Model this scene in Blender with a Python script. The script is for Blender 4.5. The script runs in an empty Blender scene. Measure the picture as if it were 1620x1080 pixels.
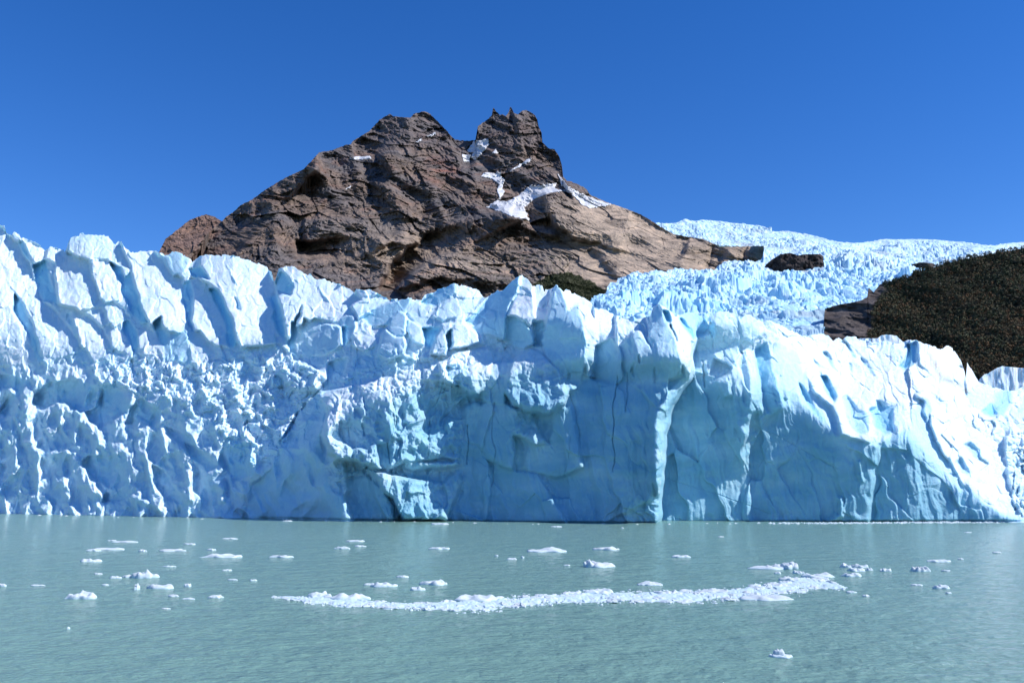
import bpy, math, random
import numpy as np
from mathutils import Vector, Euler

# ------------------------------------------------------------------ camera, light, exposure
S = bpy.context.scene
F = 1403.0
CH = 11.5
PITCH = math.atan(232.0 / F)
cam = bpy.data.objects.new('camera', bpy.data.cameras.new('camera'))
S.collection.objects.link(cam)
cam.location = (0, 0, CH)
cam.rotation_euler = (math.radians(90) + PITCH, 0, 0)
cam.data.sensor_width = 36.0
cam.data.lens = 36.0 * F / 1620.0
cam.data.clip_start = 0.5
cam.data.clip_end = 30000
S.camera = cam

SUN_EL = math.radians(43)
SUN_AZ = math.radians(-14)          # angle of the sun from +X towards +Y
sdir = Vector((math.cos(SUN_EL) * math.cos(SUN_AZ), math.cos(SUN_EL) * math.sin(SUN_AZ), math.sin(SUN_EL)))
sun = bpy.data.objects.new('sun', bpy.data.lights.new('sun', 'SUN'))
S.collection.objects.link(sun)
sun.rotation_euler = sdir.to_track_quat('Z', 'Y').to_euler()
sun.data.energy = 4.6
sun.data.angle = math.radians(0.5)
sun.data.color = (1.0, 0.95, 0.90)

W = bpy.data.worlds.new('World')
S.world = W
W.use_nodes = True
wn = W.node_tree.nodes
wl = W.node_tree.links
bg = wn['Background']
sky = wn.new('ShaderNodeTexSky')
sky.sky_type = 'NISHITA'
sky.sun_disc = False
sky.sun_elevation = SUN_EL
sky.sun_rotation = math.pi / 2 - SUN_AZ
sky.altitude = 1500
sky.air_density = 1.0
sky.dust_density = 0.0
sky.ozone_density = 4.0
hsv = wn.new('ShaderNodeHueSaturation')
hsv.inputs['Saturation'].default_value = 1.30
hsv.inputs['Hue'].default_value = 0.513
wl.new(sky.outputs[0], hsv.inputs['Color'])
wl.new(hsv.outputs[0], bg.inputs[0])
bg.inputs[1].default_value = 0.134
S.view_settings.view_transform = 'Standard'
S.view_settings.look = 'None'
S.view_settings.exposure = 0.38
S.view_settings.gamma = 1.0
S.cycles.max_bounces = 8
S.cycles.diffuse_bounces = 4

# ------------------------------------------------------------------ helpers
RNG = np.random.default_rng(7)
random.seed(5)


def ray(px, py):
    dx = px - 810.0
    up = 540.0 - py
    dy = F * math.cos(PITCH) - up * math.sin(PITCH)
    dz = F * math.sin(PITCH) + up * math.cos(PITCH)
    return dx / dy, dz / dy


def world(px, py, Y):
    a, b = ray(px, py)
    return Y * a, Y, CH + Y * b


def water_point(px, py):
    a, b = ray(px, py)
    Y = -CH / b
    return Y * a, Y


def _hash(ix, iy, iz, seed):
    h = (ix.astype(np.uint32) * np.uint32(374761393) + iy.astype(np.uint32) * np.uint32(668265263)
         + iz.astype(np.uint32) * np.uint32(2147483647 - 1274126177) + np.uint32((seed * 1013904223) & 0xffffffff))
    h = (h ^ (h >> np.uint32(13))) * np.uint32(1274126177)
    h ^= h >> np.uint32(16)
    h = h * np.uint32(2246822519)
    h ^= h >> np.uint32(13)
    return h


def _r01(h):
    return (h & np.uint32(0xffffff)).astype(np.float32) / 16777215.0


def noise(x, y, z, seed=0):
    x = np.asarray(x, np.float32); y = np.asarray(y, np.float32); z = np.asarray(z, np.float32)
    x, y, z = np.broadcast_arrays(x, y, z)
    ix = np.floor(x).astype(np.int32); iy = np.floor(y).astype(np.int32); iz = np.floor(z).astype(np.int32)
    fx = x - ix; fy = y - iy; fz = z - iz
    ux = fx * fx * fx * (fx * (fx * 6 - 15) + 10)
    uy = fy * fy * fy * (fy * (fy * 6 - 15) + 10)
    uz = fz * fz * fz * (fz * (fz * 6 - 15) + 10)
    out = 0
    for dx in (0, 1):
        wx = ux if dx else 1 - ux
        for dy in (0, 1):
            wy = uy if dy else 1 - uy
            for dz in (0, 1):
                wz = uz if dz else 1 - uz
                h = _hash(ix + dx, iy + dy, iz + dz, seed)
                g = ((h & np.uint32(255)).astype(np.float32) / 127.5 - 1) * (fx - dx) \
                    + (((h >> np.uint32(8)) & np.uint32(255)).astype(np.float32) / 127.5 - 1) * (fy - dy) \
                    + (((h >> np.uint32(16)) & np.uint32(255)).astype(np.float32) / 127.5 - 1) * (fz - dz)
                out = out + wx * wy * wz * g
    return out * 1.3


def fbm(x, y, z, octv=4, seed=0, lac=2.03, gain=0.5):
    a = 1.0; s = 0; f = 1.0; t = 0
    for i in range(octv):
        s = s + a * noise(x * f, y * f, z * f, seed + i * 17)
        t += a; a *= gain; f *= lac
    return s / t


def billow(x, y, z, octv=3, seed=0, gain=0.5):
    a = 1.0; s = 0; f = 1.0; t = 0
    for i in range(octv):
        s = s + a * (np.abs(noise(x * f, y * f, z * f, seed + i * 17)) * 2 - 0.5)
        t += a; a *= gain; f *= 2.07
    return s / t


def cells(x, y, seed=0, jit=0.9):
    """2-D Voronoi: returns d1, d2, random id a, id b, offset to the cell centre."""
    x = np.asarray(x, np.float32); y = np.asarray(y, np.float32)
    ix = np.floor(x).astype(np.int32); iy = np.floor(y).astype(np.int32)
    d1 = np.full(x.shape, 9.0, np.float32); d2 = d1.copy()
    ra = np.zeros_like(d1); rb = np.zeros_like(d1); rc = np.zeros_like(d1); ox = np.zeros_like(d1); oy = np.zeros_like(d1)
    zz = np.zeros_like(ix)
    for dx in (-1, 0, 1):
        for dy in (-1, 0, 1):
            h = _hash(ix + dx, iy + dy, zz, seed)
            h2 = _hash(ix + dx, iy + dy, zz + 1, seed)
            h3 = _hash(ix + dx, iy + dy, zz + 2, seed)
            cx = ix + dx + 0.5 + (_r01(h) - 0.5) * jit
            cy = iy + dy + 0.5 + (_r01(h2) - 0.5) * jit
            ex = x - cx; ey = y - cy
            d = np.sqrt(ex * ex + ey * ey)
            m = d < d1
            d2 = np.where(m, d1, np.minimum(d2, d))
            d1 = np.where(m, d, d1)
            ra = np.where(m, _r01(h3), ra)
            rb = np.where(m, _r01(h3 * np.uint32(2654435761)), rb)
            rc = np.where(m, _r01(h3 * np.uint32(40503) + np.uint32(77)), rc)
            ox = np.where(m, ex, ox); oy = np.where(m, ey, oy)
    return d1, d2, ra, rb, rc, ox, oy


def inpoly(X, Y, pts):
    inside = np.zeros(X.shape, bool)
    n = len(pts)
    for i in range(n):
        x1, y1 = pts[i]; x2, y2 = pts[(i + 1) % n]
        if y1 == y2:
            continue
        c = ((y1 > Y) != (y2 > Y)) & (X < (x2 - x1) * (Y - y1) / (y2 - y1) + x1)
        inside ^= c
    return inside


def polydist(X, Y, pts):
    d = np.full(X.shape, 1e9, np.float32)
    for (x1, y1), (x2, y2) in zip(pts[:-1], pts[1:]):
        vx, vy = x2 - x1, y2 - y1
        t = np.clip(((X - x1) * vx + (Y - y1) * vy) / max(1e-6, vx * vx + vy * vy), 0, 1)
        d = np.minimum(d, np.hypot(X - x1 - t * vx, Y - y1 - t * vy))
    return d


def blur(A, r):
    if r <= 0:
        return A
    n = max(1, int(math.ceil(r * 2.5)))
    k = np.exp(-0.5 * (np.arange(-n, n + 1) / r) ** 2); k /= k.sum()
    for ax in (0, 1):
        P = np.pad(A, [(n, n) if a == ax else (0, 0) for a in (0, 1)], mode='edge')
        out = 0
        for i, w in enumerate(k):
            sl = [slice(None), slice(None)]
            sl[ax] = slice(i, i + A.shape[ax])
            out = out + w * P[tuple(sl)]
        A = out
    return A


def smooth01(x):
    x = np.clip(x, 0, 1)
    return x * x * (3 - 2 * x)


def tag(o, label=None, cat=None, group=None, kind=None):
    if label: o['label'] = label
    if cat: o['category'] = cat
    if group: o['group'] = group
    if kind: o['kind'] = kind
    return o


def empty(name, loc=(0, 0, 0)):
    o = bpy.data.objects.new(name, None)
    S.collection.objects.link(o)
    o.location = loc
    return o


def mesh_np(name, V, Q, mat, parent=None, smooth=True, attrs=None, cols=None):
    """V (n,3) float, Q (m,k) int."""
    me = bpy.data.meshes.new(name)
    n, m, k = len(V), len(Q), Q.shape[1]
    me.vertices.add(n)
    me.vertices.foreach_set('co', np.ascontiguousarray(V, np.float32).ravel())
    me.loops.add(m * k)
    me.loops.foreach_set('vertex_index', np.ascontiguousarray(Q, np.int32).ravel())
    me.polygons.add(m)
    me.polygons.foreach_set('loop_start', np.arange(0, m * k, k, dtype=np.int32))
    me.polygons.foreach_set('use_smooth', np.full(m, smooth, dtype=bool))
    me.update(calc_edges=True)
    for an, av in (attrs or {}).items():
        a = me.attributes.new(an, 'FLOAT', 'POINT')
        a.data.foreach_set('value', np.ascontiguousarray(av, np.float32).ravel())
    for an, av in (cols or {}).items():
        a = me.attributes.new(an, 'FLOAT_COLOR', 'POINT')
        av = np.concatenate([av.reshape(-1, 3), np.ones((n, 1))], 1)
        a.data.foreach_set('color', np.ascontiguousarray(av, np.float32).ravel())
    me.materials.append(mat)
    o = bpy.data.objects.new(name, me)
    S.collection.objects.link(o)
    if parent: o.parent = parent
    return o


def to_cols(A, gy, PY):
    """sample a field kept on a regular grid (rows at gy, falling) at the rows PY of the same columns."""
    k = (gy[0] - PY) / (gy[0] - gy[1])
    i = np.clip(np.floor(k).astype(int), 0, len(gy) - 2)
    w = np.clip(k - i, 0, 1)
    c = np.arange(A.shape[1])[None, :]
    return A[i, c] * (1 - w) + A[i + 1, c] * w


def grid_quads(nr, nc, mask=None):
    i = np.arange(nr * nc).reshape(nr, nc)
    q = np.stack([i[:-1, :-1], i[:-1, 1:], i[1:, 1:], i[1:, :-1]], -1)
    if mask is not None:
        mk = mask[:-1, :-1] & mask[:-1, 1:] & mask[1:, 1:] & mask[1:, :-1]
        return q[mk]
    return q.reshape(-1, 4)


def compact(V, Q, extra=()):
    used = np.unique(Q)
    re = np.full(len(V), -1, np.int64)
    re[used] = np.arange(len(used))
    return V[used], re[Q], [e[used] for e in extra]


# ------------------------------------------------------------------ materials
def new_mat(name):
    m = bpy.data.materials.new(name)
    m.use_nodes = True
    return m, m.node_tree.nodes, m.node_tree.links, m.node_tree.nodes['Principled BSDF']


def tex_noise(n, l, vec, scale, detail=6, rough=0.6):
    t = n.new('ShaderNodeTexNoise')
    t.inputs['Scale'].default_value = scale
    t.inputs['Detail'].default_value = detail
    t.inputs['Roughness'].default_value = rough
    l.new(vec, t.inputs['Vector'])
    return t


def ramp(n, l, fac, stops):
    r = n.new('ShaderNodeValToRGB')
    e = r.color_ramp.elements
    while len(e) < len(stops): e.new(0.5)
    for el, (p, c) in zip(e, stops):
        el.position = p
        el.color = (*c, 1) if len(c) == 3 else c
    l.new(fac, r.inputs[0])
    return r


def mixc(n, l, fac, a, b, mode='MIX'):
    m = n.new('ShaderNodeMix')
    m.data_type = 'RGBA'
    m.blend_type = mode
    for v, i in ((fac, 0), (a, 6), (b, 7)):
        if hasattr(v, 'links') or hasattr(v, 'is_linked'):
            l.new(v, m.inputs[i])
        else:
            m.inputs[i].default_value = v if i == 0 else (*v, 1)
    return m.outputs[2]


def make_ice(name, white, blue, bump=0.5, scale=1.0, sss=False):
    m, n, l, b = new_mat(name)
    co = n.new('ShaderNodeNewGeometry').outputs['Position']
    t1 = tex_noise(n, l, co, 0.05 * scale, 5, 0.6)
    t2 = tex_noise(n, l, co, 0.6 * scale, 6, 0.65)
    r1 = ramp(n, l, t1.outputs[0], [(0.35, (0, 0, 0)), (0.65, (1, 1, 1))])
    at = n.new('ShaderNodeAttribute'); at.attribute_name = 'blue_tint'
    c = mixc(n, l, r1.outputs[0], white, tuple(w * 0.78 + q * 0.22 for w, q in zip(white, blue)))
    c = mixc(n, l, at.outputs['Fac'], c, blue)
    r2 = ramp(n, l, t2.outputs[0], [(0.3, (0.80, 0.88, 0.93)), (0.62, (1, 1, 1))])
    c = mixc(n, l, 1.0, c, r2.outputs[0], 'MULTIPLY')
    shd = n.new('ShaderNodeAttribute'); shd.attribute_name = 'wall_shade'  # slate tone that paints shade into the lower ice wall
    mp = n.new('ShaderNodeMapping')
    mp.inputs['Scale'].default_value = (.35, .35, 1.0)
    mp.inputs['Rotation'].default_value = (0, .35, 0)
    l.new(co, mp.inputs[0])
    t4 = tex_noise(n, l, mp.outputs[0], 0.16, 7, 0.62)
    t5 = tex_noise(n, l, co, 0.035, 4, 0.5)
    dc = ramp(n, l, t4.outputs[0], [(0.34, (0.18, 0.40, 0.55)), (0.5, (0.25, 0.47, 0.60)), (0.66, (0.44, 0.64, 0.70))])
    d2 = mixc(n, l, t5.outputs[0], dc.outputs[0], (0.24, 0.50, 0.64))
    c = mixc(n, l, shd.outputs['Fac'], c, d2)
    da = n.new('ShaderNodeAttribute'); da.attribute_name = 'dirt'
    c = mixc(n, l, da.outputs['Fac'], c, (0.30, 0.25, 0.20))
    l.new(c, b.inputs['Base Color'])
    b.inputs['Roughness'].default_value = 0.5
    if sss:
        b.inputs['Subsurface Weight'].default_value = .3
        b.inputs['Subsurface Radius'].default_value = (.35, .8, 1.0)
        b.inputs['Subsurface Scale'].default_value = 1.3
    b.inputs['IOR'].default_value = 1.31
    b.inputs['Specular IOR Level'].default_value = 0.35
    t3 = tex_noise(n, l, co, 1.6 * scale, 8, 0.7)
    bp = n.new('ShaderNodeBump')
    bp.inputs['Strength'].default_value = bump
    bp.inputs['Distance'].default_value = 0.35 / scale
    l.new(t3.outputs[0], bp.inputs['Height'])
    l.new(bp.outputs[0], b.inputs['Normal'])
    return m


M_ICE = make_ice('glacier_ice', (0.79, 0.87, 0.915), (0.26, 0.68, 0.90), 1.0, 1.0, True)
M_FALL = make_ice('icefall_ice', (0.72, 0.84, 0.90), (0.24, 0.60, 0.85), 0.6, 0.35)
M_SNOW = make_ice('old_snow', (0.70, 0.70, 0.72), (0.6, 0.7, 0.8), 0.5, 0.1)
M_FLOE = make_ice('floe_ice', (0.56, 0.61, 0.64), (0.55, 0.78, 0.86), 0.5, 6.0)


def make_rock():
    m, n, l, b = new_mat('mountain_rock')
    co = n.new('ShaderNodeNewGeometry').outputs['Position']
    at = n.new('ShaderNodeAttribute'); at.attribute_name = 'col'
    mp = n.new('ShaderNodeMapping')
    mp.inputs['Rotation'].default_value = (0.3, 0.5, 0.4)
    mp.inputs['Scale'].default_value = (1, 1, 2.2)
    l.new(co, mp.inputs[0])
    t1 = tex_noise(n, l, mp.outputs[0], 0.02, 10, 0.68)
    r1 = ramp(n, l, t1.outputs[0], [(0.36, (0.55, 0.53, 0.52)), (0.5, (1, 1, 1)), (0.66, (1.6, 1.5, 1.4))])
    c = mixc(n, l, 1.0, at.outputs['Color'], r1.outputs[0], 'MULTIPLY')
    l.new(c, b.inputs['Base Color'])
    b.inputs['Roughness'].default_value = 0.9
    b.inputs['Specular IOR Level'].default_value = 0.2
    t3 = tex_noise(n, l, mp.outputs[0], 0.05, 12, 0.72)
    bp = n.new('ShaderNodeBump')
    bp.inputs['Strength'].default_value = 0.9
    bp.inputs['Distance'].default_value = 7.0
    l.new(t3.outputs[0], bp.inputs['Height'])
    l.new(bp.outputs[0], b.inputs['Normal'])
    return m


M_ROCK = make_rock()


def make_leaf():
    m, n, l, b = new_mat('forest_leaves')
    at = n.new('ShaderNodeAttribute'); at.attribute_name = 'col'
    l.new(at.outputs['Color'], b.inputs['Base Color'])
    b.inputs['Roughness'].default_value = 0.8
    b.inputs['Specular IOR Level'].default_value = 0.15
    return m


M_LEAF = make_leaf()


def make_water():
    m, n, l, b = new_mat('glacial_lake_water')
    co = n.new('ShaderNodeNewGeometry').outputs['Position']
    t0 = tex_noise(n, l, co, 0.012, 3, 0.5)
    c = mixc(n, l, t0.outputs[0], (0.150, 0.288, 0.242), (0.205, 0.350, 0.298))
    l.new(c, b.inputs['Base Color'])
    b.inputs['Roughness'].default_value = 0.12
    b.inputs['IOR'].default_value = 1.333
    mp = n.new('ShaderNodeMapping')
    mp.inputs['Scale'].default_value = (0.7, 1.0, 1.0)
    mp.inputs['Rotation'].default_value = (0, 0, 0.25)
    l.new(co, mp.inputs[0])
    t1 = tex_noise(n, l, mp.outputs[0], 1.6, 6, 0.62)
    t2 = tex_noise(n, l, mp.outputs[0], 0.28, 4, 0.55)
    ad = n.new('ShaderNodeMath'); ad.operation = 'MULTIPLY_ADD'
    l.new(t2.outputs[0], ad.inputs[0]); ad.inputs[1].default_value = 2.6
    l.new(t1.outputs[0], ad.inputs[2])
    bp = n.new('ShaderNodeBump')
    bp.inputs['Strength'].default_value = 0.8
    bp.inputs['Distance'].default_value = 0.5
    l.new(ad.outputs[0], bp.inputs['Height'])
    l.new(bp.outputs[0], b.inputs['Normal'])
    return m


M_WATER = make_water()

# ------------------------------------------------------------------ lake
def build_lake():
    nc = 900
    ang = np.linspace(-1.1, 1.1, nc)
    r = np.geomspace(10, 620, 900)
    A, R = np.meshgrid(ang, r)
    X = R * np.tan(A); Y = R.copy()
    Z = 0.10 * fbm(X * 0.22 + 3, Y * 0.30, 0.3, 3, 3) + 0.05 * noise(X * 1.1, Y * 1.5, 1.7, 9)
    Z *= smooth01((620 - R) / 60)
    V = np.stack([X, Y, Z], -1).reshape(-1, 3)
    o = mesh_np('lake_water', V, grid_quads(900, nc), M_WATER)
    tag(o, 'milky turquoise glacial lake with small ripples', 'lake', kind='structure')
    # the rest of the lake and its bed, a little lower, out to the horizon
    V = np.array([[-9000, -3000, -0.14], [9000, -3000, -0.14], [9000, 9000, -0.14], [-9000, 9000, -0.14]], float)
    o2 = mesh_np('lake_bed', V, np.array([[0, 1, 2, 3]]), M_WATER)
    tag(o2, 'flat lake surface beyond the rippled water', 'lake', kind='structure')


build_lake()

# ------------------------------------------------------------------ glacier front
WLX = [-80, 0, 250, 440, 520, 700, 900, 1000, 1215, 1620, 1700]
WLY = [810.5, 812, 817, 820, 822, 825, 827, 827, 826, 824, 823.5]
SKY = [(-340, 330), (-300, 344), (-262, 326), (-240, 350), (-205, 336), (-180, 352), (-150, 338), (-118, 350), (-90, 345), (-40, 352), (0, 357), (7, 358), (10, 370), (18, 372), (22, 366), (30, 370), (33, 376), (60, 385), (74, 397), (79, 391), (95, 393),
       (103, 397), (108, 383), (112, 375), (130, 370), (150, 373), (172, 374), (182, 386), (187, 380), (192, 383), (200, 396),
       (214, 401), (222, 397), (240, 397), (252, 399), (266, 403), (273, 398), (285, 401), (296, 406), (302, 410), (304, 415),
       (318, 404), (325, 402), (345, 404), (370, 405), (388, 411), (405, 416), (420, 422), (430, 430), (433, 443), (435, 444), (441, 423),
       (462, 421), (478, 430), (487, 435), (490, 431), (497, 441), (520, 444), (545, 453), (560, 462), (563, 457), (575, 461),
       (583, 459), (600, 465), (620, 475), (635, 472), (650, 472), (667, 476), (672, 466), (685, 463), (700, 455), (718, 448),
       (727, 451), (732, 449), (750, 457), (757, 459), (765, 470), (775, 467), (787, 458), (790, 460), (800, 455), (810, 443),
       (826, 436), (832, 440), (840, 450), (842, 454), (858, 450), (861, 460), (875, 457), (880, 451), (886, 454), (892, 461),
       (896, 457), (905, 463), (915, 468), (925, 472), (935, 478), (942, 488), (960, 490), (972, 497), (985, 503), (1000, 508),
       (1010, 505), (1022, 503), (1029, 502), (1034, 485), (1042, 482), (1052, 485), (1062, 495), (1070, 500), (1078, 497),
       (1090, 493), (1105, 497), (1115, 505), (1121, 515), (1125, 500), (1135, 492), (1150, 491), (1163, 497), (1172, 505),
       (1180, 498), (1195, 502), (1205, 510), (1215, 505), (1220, 510), (1230, 512), (1240, 517), (1246, 521), (1258, 525),
       (1270, 530), (1280, 530), (1300, 528), (1310, 530), (1318, 538), (1325, 533), (1333, 538), (1340, 532), (1352, 533),
       (1362, 538), (1380, 541), (1405, 540), (1425, 543), (1435, 538), (1450, 539), (1460, 543), (1475, 548), (1490, 552), (1500, 548),
       (1510, 555), (1520, 570), (1526, 588), (1528, 600), (1530, 573), (1534, 580), (1548, 602), (1555, 606), (1575, 615),
       (1590, 617), (1600, 617), (1620, 613), (1700, 625)]
# x: wall top y, depth; shoulder y, depth; crest depth
LV = [(-90, 600, 38, 480, 64, 96), (0, 600, 38, 480, 64, 100), (100, 600, 38, 560, 50, 104), (200, 612, 34, 570, 48, 104), (300, 645, 24, 570, 46, 98),
      (350, 690, 13, 570, 46, 92), (420, 742, 3, 570, 44, 86), (470, 715, 3, 590, 38, 80), (520, 680, 5, 585, 34, 74), (560, 640, 9, 570, 32, 68),
      (620, 620, 8, 545, 28, 58), (700, 600, 8, 540, 25, 55), (780, 590, 6, 540, 22, 50), (850, 575, 6, 548, 14, 38),
      (920, 565, 7, 525, 14, 34), (1000, 560, 3, 530, 9, 22), (1050, 560, 2, 520, 9, 14), (1100, 590, 1, 540, 10, 26),
      (1150, 600, 0, 540, 10, 26), (1200, 600, -1, 540, 14, 28), (1240, 620, -2, 550, 16, 32), (1300, 665, -3, 590, 18, 42),
      (1350, 705, -4, 620, 20, 48), (1380, 700, -3, 610, 24, 50), (1440, 690, 2, 610, 26, 52), (1500, 765, 2, 640, 26, 56),
      (1560, 800, 1, 660, 30, 58), (1620, 815, 1, 660, 34, 60), (1700, 818, 1, 660, 36, 62)]

# painted facets of the front: outline, offset (m, + is deeper), side slope, lean, roughness, blue tint (fresh ice in fissures, and shade painted into shaded walls)
P = []
def f(off, gx, gz, rough, blue_tint, *pts):
    P.append((pts, off, gx, gz, rough, blue_tint))

# upper left seracs
f(2, .25, -.2, .35, 0, (-90, 340), (0, 357), (28, 383), (50, 420), (55, 440), (70, 475), (60, 520), (60, 575), (-90, 585))
f(0, .3, .0, .5, 0, (33, 374), (75, 395), (72, 405), (60, 422), (50, 410))
f(5, -1, 0, .3, .8, (28, 383), (33, 380), (40, 388), (48, 405), (47, 413), (38, 403))
f(6, -1.1, 0, .3, .8, (52, 418), (72, 411), (76, 425), (88, 470), (100, 482), (70, 475), (58, 450))
f(-2, .32, .1, .35, 0, (70, 409), (80, 390), (105, 396), (140, 412), (145, 440), (160, 460), (166, 478), (130, 492), (92, 480), (88, 440), (86, 415))
f(1, .3, 0, .4, .1, (105, 398), (110, 370), (130, 364), (172, 368), (190, 380), (205, 425), (175, 415), (150, 410), (140, 412))
f(-1, .35, .1, .4, 0, (140, 414), (168, 412), (185, 432), (193, 455), (190, 476), (165, 478), (150, 450))
f(6, -1.1, 0, .3, .8, (172, 415), (190, 422), (197, 438), (208, 428), (213, 450), (224, 480), (232, 512), (224, 510), (205, 490), (193, 462), (192, 450), (180, 430))
f(-2, .35, .12, .35, 0, (210, 428), (196, 395), (240, 390), (275, 425), (290, 440), (288, 455), (298, 500), (302, 524), (290, 532), (265, 522), (250, 506), (235, 514), (226, 490), (217, 460))
f(1, -.3, .1, .3, .4, (256, 402), (262, 418), (275, 434), (292, 430), (302, 412), (285, 395), (270, 392))
f(5, -1, 0, .3, .7, (288, 450), (300, 443), (306, 460), (305, 490), (306, 525), (298, 515), (290, 480))
f(-1, .35, .12, .35, 0, (300, 440), (325, 438), (332, 458), (345, 475), (365, 520), (362, 550), (340, 547), (310, 532), (303, 510), (306, 470))
f(-3, .3, .12, .35, 0, (316, 398), (345, 397), (388, 405), (425, 418), (436, 450), (440, 480), (434, 500), (437, 545), (405, 549), (380, 549), (375, 540), (366, 505), (350, 470), (333, 448), (315, 440))
f(5, -.5, -.8, .3, .8, (298, 426), (318, 423), (325, 432), (333, 440), (310, 438))
f(5, -1.2, 0, .3, .9, (329, 456), (342, 458), (353, 475), (366, 508), (375, 542), (368, 553), (360, 545), (358, 515), (345, 485))
f(0, -1, 0, .3, .6, (371, 470), (376, 474), (380, 492), (373, 487))
f(0, -.8, 0, .3, .3, (359, 418), (361, 418), (377, 452), (372, 450))
f(-3, .3, .15, .4, 0, (441, 418), (462, 416), (482, 426), (497, 436), (520, 440), (562, 460), (580, 482), (580, 492), (560, 500), (530, 510), (495, 505), (470, 517), (460, 542), (452, 530), (445, 500), (440, 470), (462, 465))
f(3, -.8, 0, .4, .7, (436, 445), (445, 428), (458, 438), (466, 455), (458, 468), (450, 464), (438, 462))
f(6, -1, 0, .3, .8, (428, 470), (438, 467), (450, 508), (453, 538), (440, 525), (432, 500))
f(1, -1, 0, .3, .5, (478, 482), (476, 500), (466, 512), (465, 505), (471, 497))
f(1, -.7, 0, .3, .4, (497, 450), (508, 458), (522, 478), (512, 470))
f(5, -1.1, 0, .4, .6, (462, 508), (470, 508), (468, 545), (470, 572), (460, 560), (456, 545))
# lower row of the upper left
f(-3, .05, .05, .45, .1, (30, 475), (60, 470), (75, 478), (92, 495), (125, 542), (120, 562), (90, 567), (82, 582), (65, 572), (60, 540), (48, 500))
f(5, -1.2, 0, .4, .7, (23, 465), (32, 475), (40, 490), (50, 512), (60, 535), (62, 560), (80, 582), (58, 566), (45, 530), (25, 497), (20, 485))
f(-2, .35, .1, .4, 0, (108, 495), (118, 490), (140, 500), (165, 520), (173, 540), (165, 562), (150, 572), (127, 545), (118, 520))
f(-1, -.9, 0, .4, .4, (105, 496), (110, 494), (122, 530), (118, 532), (108, 512))
f(-1, .35, .1, .5, 0, (128, 488), (160, 486), (172, 520), (155, 510), (140, 498))
f(-1, .3, .1, .5, 0, (165, 485), (185, 480), (207, 500), (192, 510), (180, 520), (170, 505))
f(-2, .35, .1, .4, 0, (175, 525), (195, 520), (207, 540), (210, 560), (190, 556), (176, 548))
f(5, -1, 0, .4, .8, (195, 510), (203, 504), (217, 522), (220, 552), (212, 562), (207, 545), (195, 520))
f(-2, .3, .1, .4, 0, (217, 520), (228, 515), (245, 522), (256, 542), (257, 568), (235, 568), (221, 560))
f(5, -1, 0, .4, .7, (240, 510), (256, 500), (258, 520), (266, 530), (262, 558), (250, 530))
f(-4, -.5, 0, .4, .5, (258, 572), (260, 550), (275, 530), (290, 522), (298, 523), (300, 560), (301, 578), (280, 574))
f(-3, .45, .1, .4, .1, (298, 523), (315, 525), (335, 550), (347, 562), (322, 573), (301, 577))
f(-1, -.3, .2, .6, .3, (116, 562), (133, 548), (148, 570), (150, 580), (120, 580))
f(-1, .15, -.1, .6, 0, (225, 568), (245, 550), (255, 560), (257, 572))
# lower left
f(8, -.2, -.7, .6, .35, (50, 640), (56, 622), (80, 604), (120, 602), (142, 608), (152, 622), (150, 642), (126, 654), (106, 636), (90, 636), (70, 646))
f(5, -.4, -.3, .5, .35, (-10, 594), (40, 594), (46, 602), (27, 632), (8, 658), (0, 650), (24, 618), (-10, 606))
f(6, -.6, -.2, .5, .35, (163, 610), (185, 606), (203, 640), (217, 642), (205, 652), (182, 660), (160, 674), (143, 668), (133, 652), (152, 645), (156, 635))
f(5, -.5, 0, .6, .3, (205, 650), (225, 628), (235, 640), (250, 650), (258, 664), (240, 672), (222, 660), (212, 670), (195, 672))
f(4, -.4, -.2, .6, .3, (178, 722), (202, 718), (204, 742), (208, 765), (200, 790), (160, 795), (170, 770), (140, 750), (130, 735), (140, 722))
f(4, -.5, 0, .6, .3, (240, 735), (262, 745), (280, 775), (290, 790), (300, 800), (262, 790), (245, 770))
f(3, -.4, 0, .5, .3, (290, 700), (310, 705), (340, 735), (350, 760), (330, 800), (300, 770), (310, 740))
f(3, -.4, 0, .5, .3, (262, 672), (275, 680), (300, 690), (320, 712), (300, 700), (280, 700))
f(4, -.5, 0, .5, .4, (345, 730), (352, 705), (362, 690), (400, 705), (405, 750), (370, 760), (360, 745))
# rubble hummock
f(-5, .15, .1, 1.4, .15, (440, 585), (460, 572), (492, 578), (520, 598), (522, 614), (480, 620), (455, 612))
f(-3, -.6, -.1, 1.1, .3, (426, 602), (442, 582), (462, 590), (458, 604), (440, 612))
# valley and centre bulge
f(7, -.4, 0, .7, .4, (520, 572), (548, 565), (545, 600), (535, 616), (510, 620), (485, 642), (455, 685), (440, 700), (470, 655), (500, 618), (518, 600))
f(-3, -.45, .1, .35, .3, (545, 612), (500, 622), (480, 646), (460, 680), (440, 712), (428, 742), (400, 765), (380, 830), (560, 830), (545, 780), (520, 740), (505, 700), (512, 660), (530, 630))
f(-7, .32, .32, 1.35, 0, (505, 626), (545, 612), (600, 600), (650, 600), (740, 606), (748, 650), (733, 680), (727, 725), (640, 730), (615, 745), (590, 740), (560, 730), (520, 720), (508, 690), (520, 650))
f(-4, -.3, .2, .7, .3, (530, 612), (545, 590), (560, 560), (600, 545), (640, 560), (660, 570), (600, 598))
f(-7, .25, .2, .8, 0, (572, 612), (590, 605), (612, 620), (622, 650), (600, 650), (580, 640))
f(-7, -.2, .1, .9, .15, (520, 690), (540, 665), (570, 670), (592, 678), (600, 700), (580, 712), (550, 705))
f(-8, .35, 0, .5, .1, (603, 650), (612, 645), (621, 668), (621, 695), (610, 700), (603, 690))
f(-5, -.25, 0, .6, .25, (596, 705), (614, 700), (620, 725), (616, 750), (600, 738))
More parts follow.
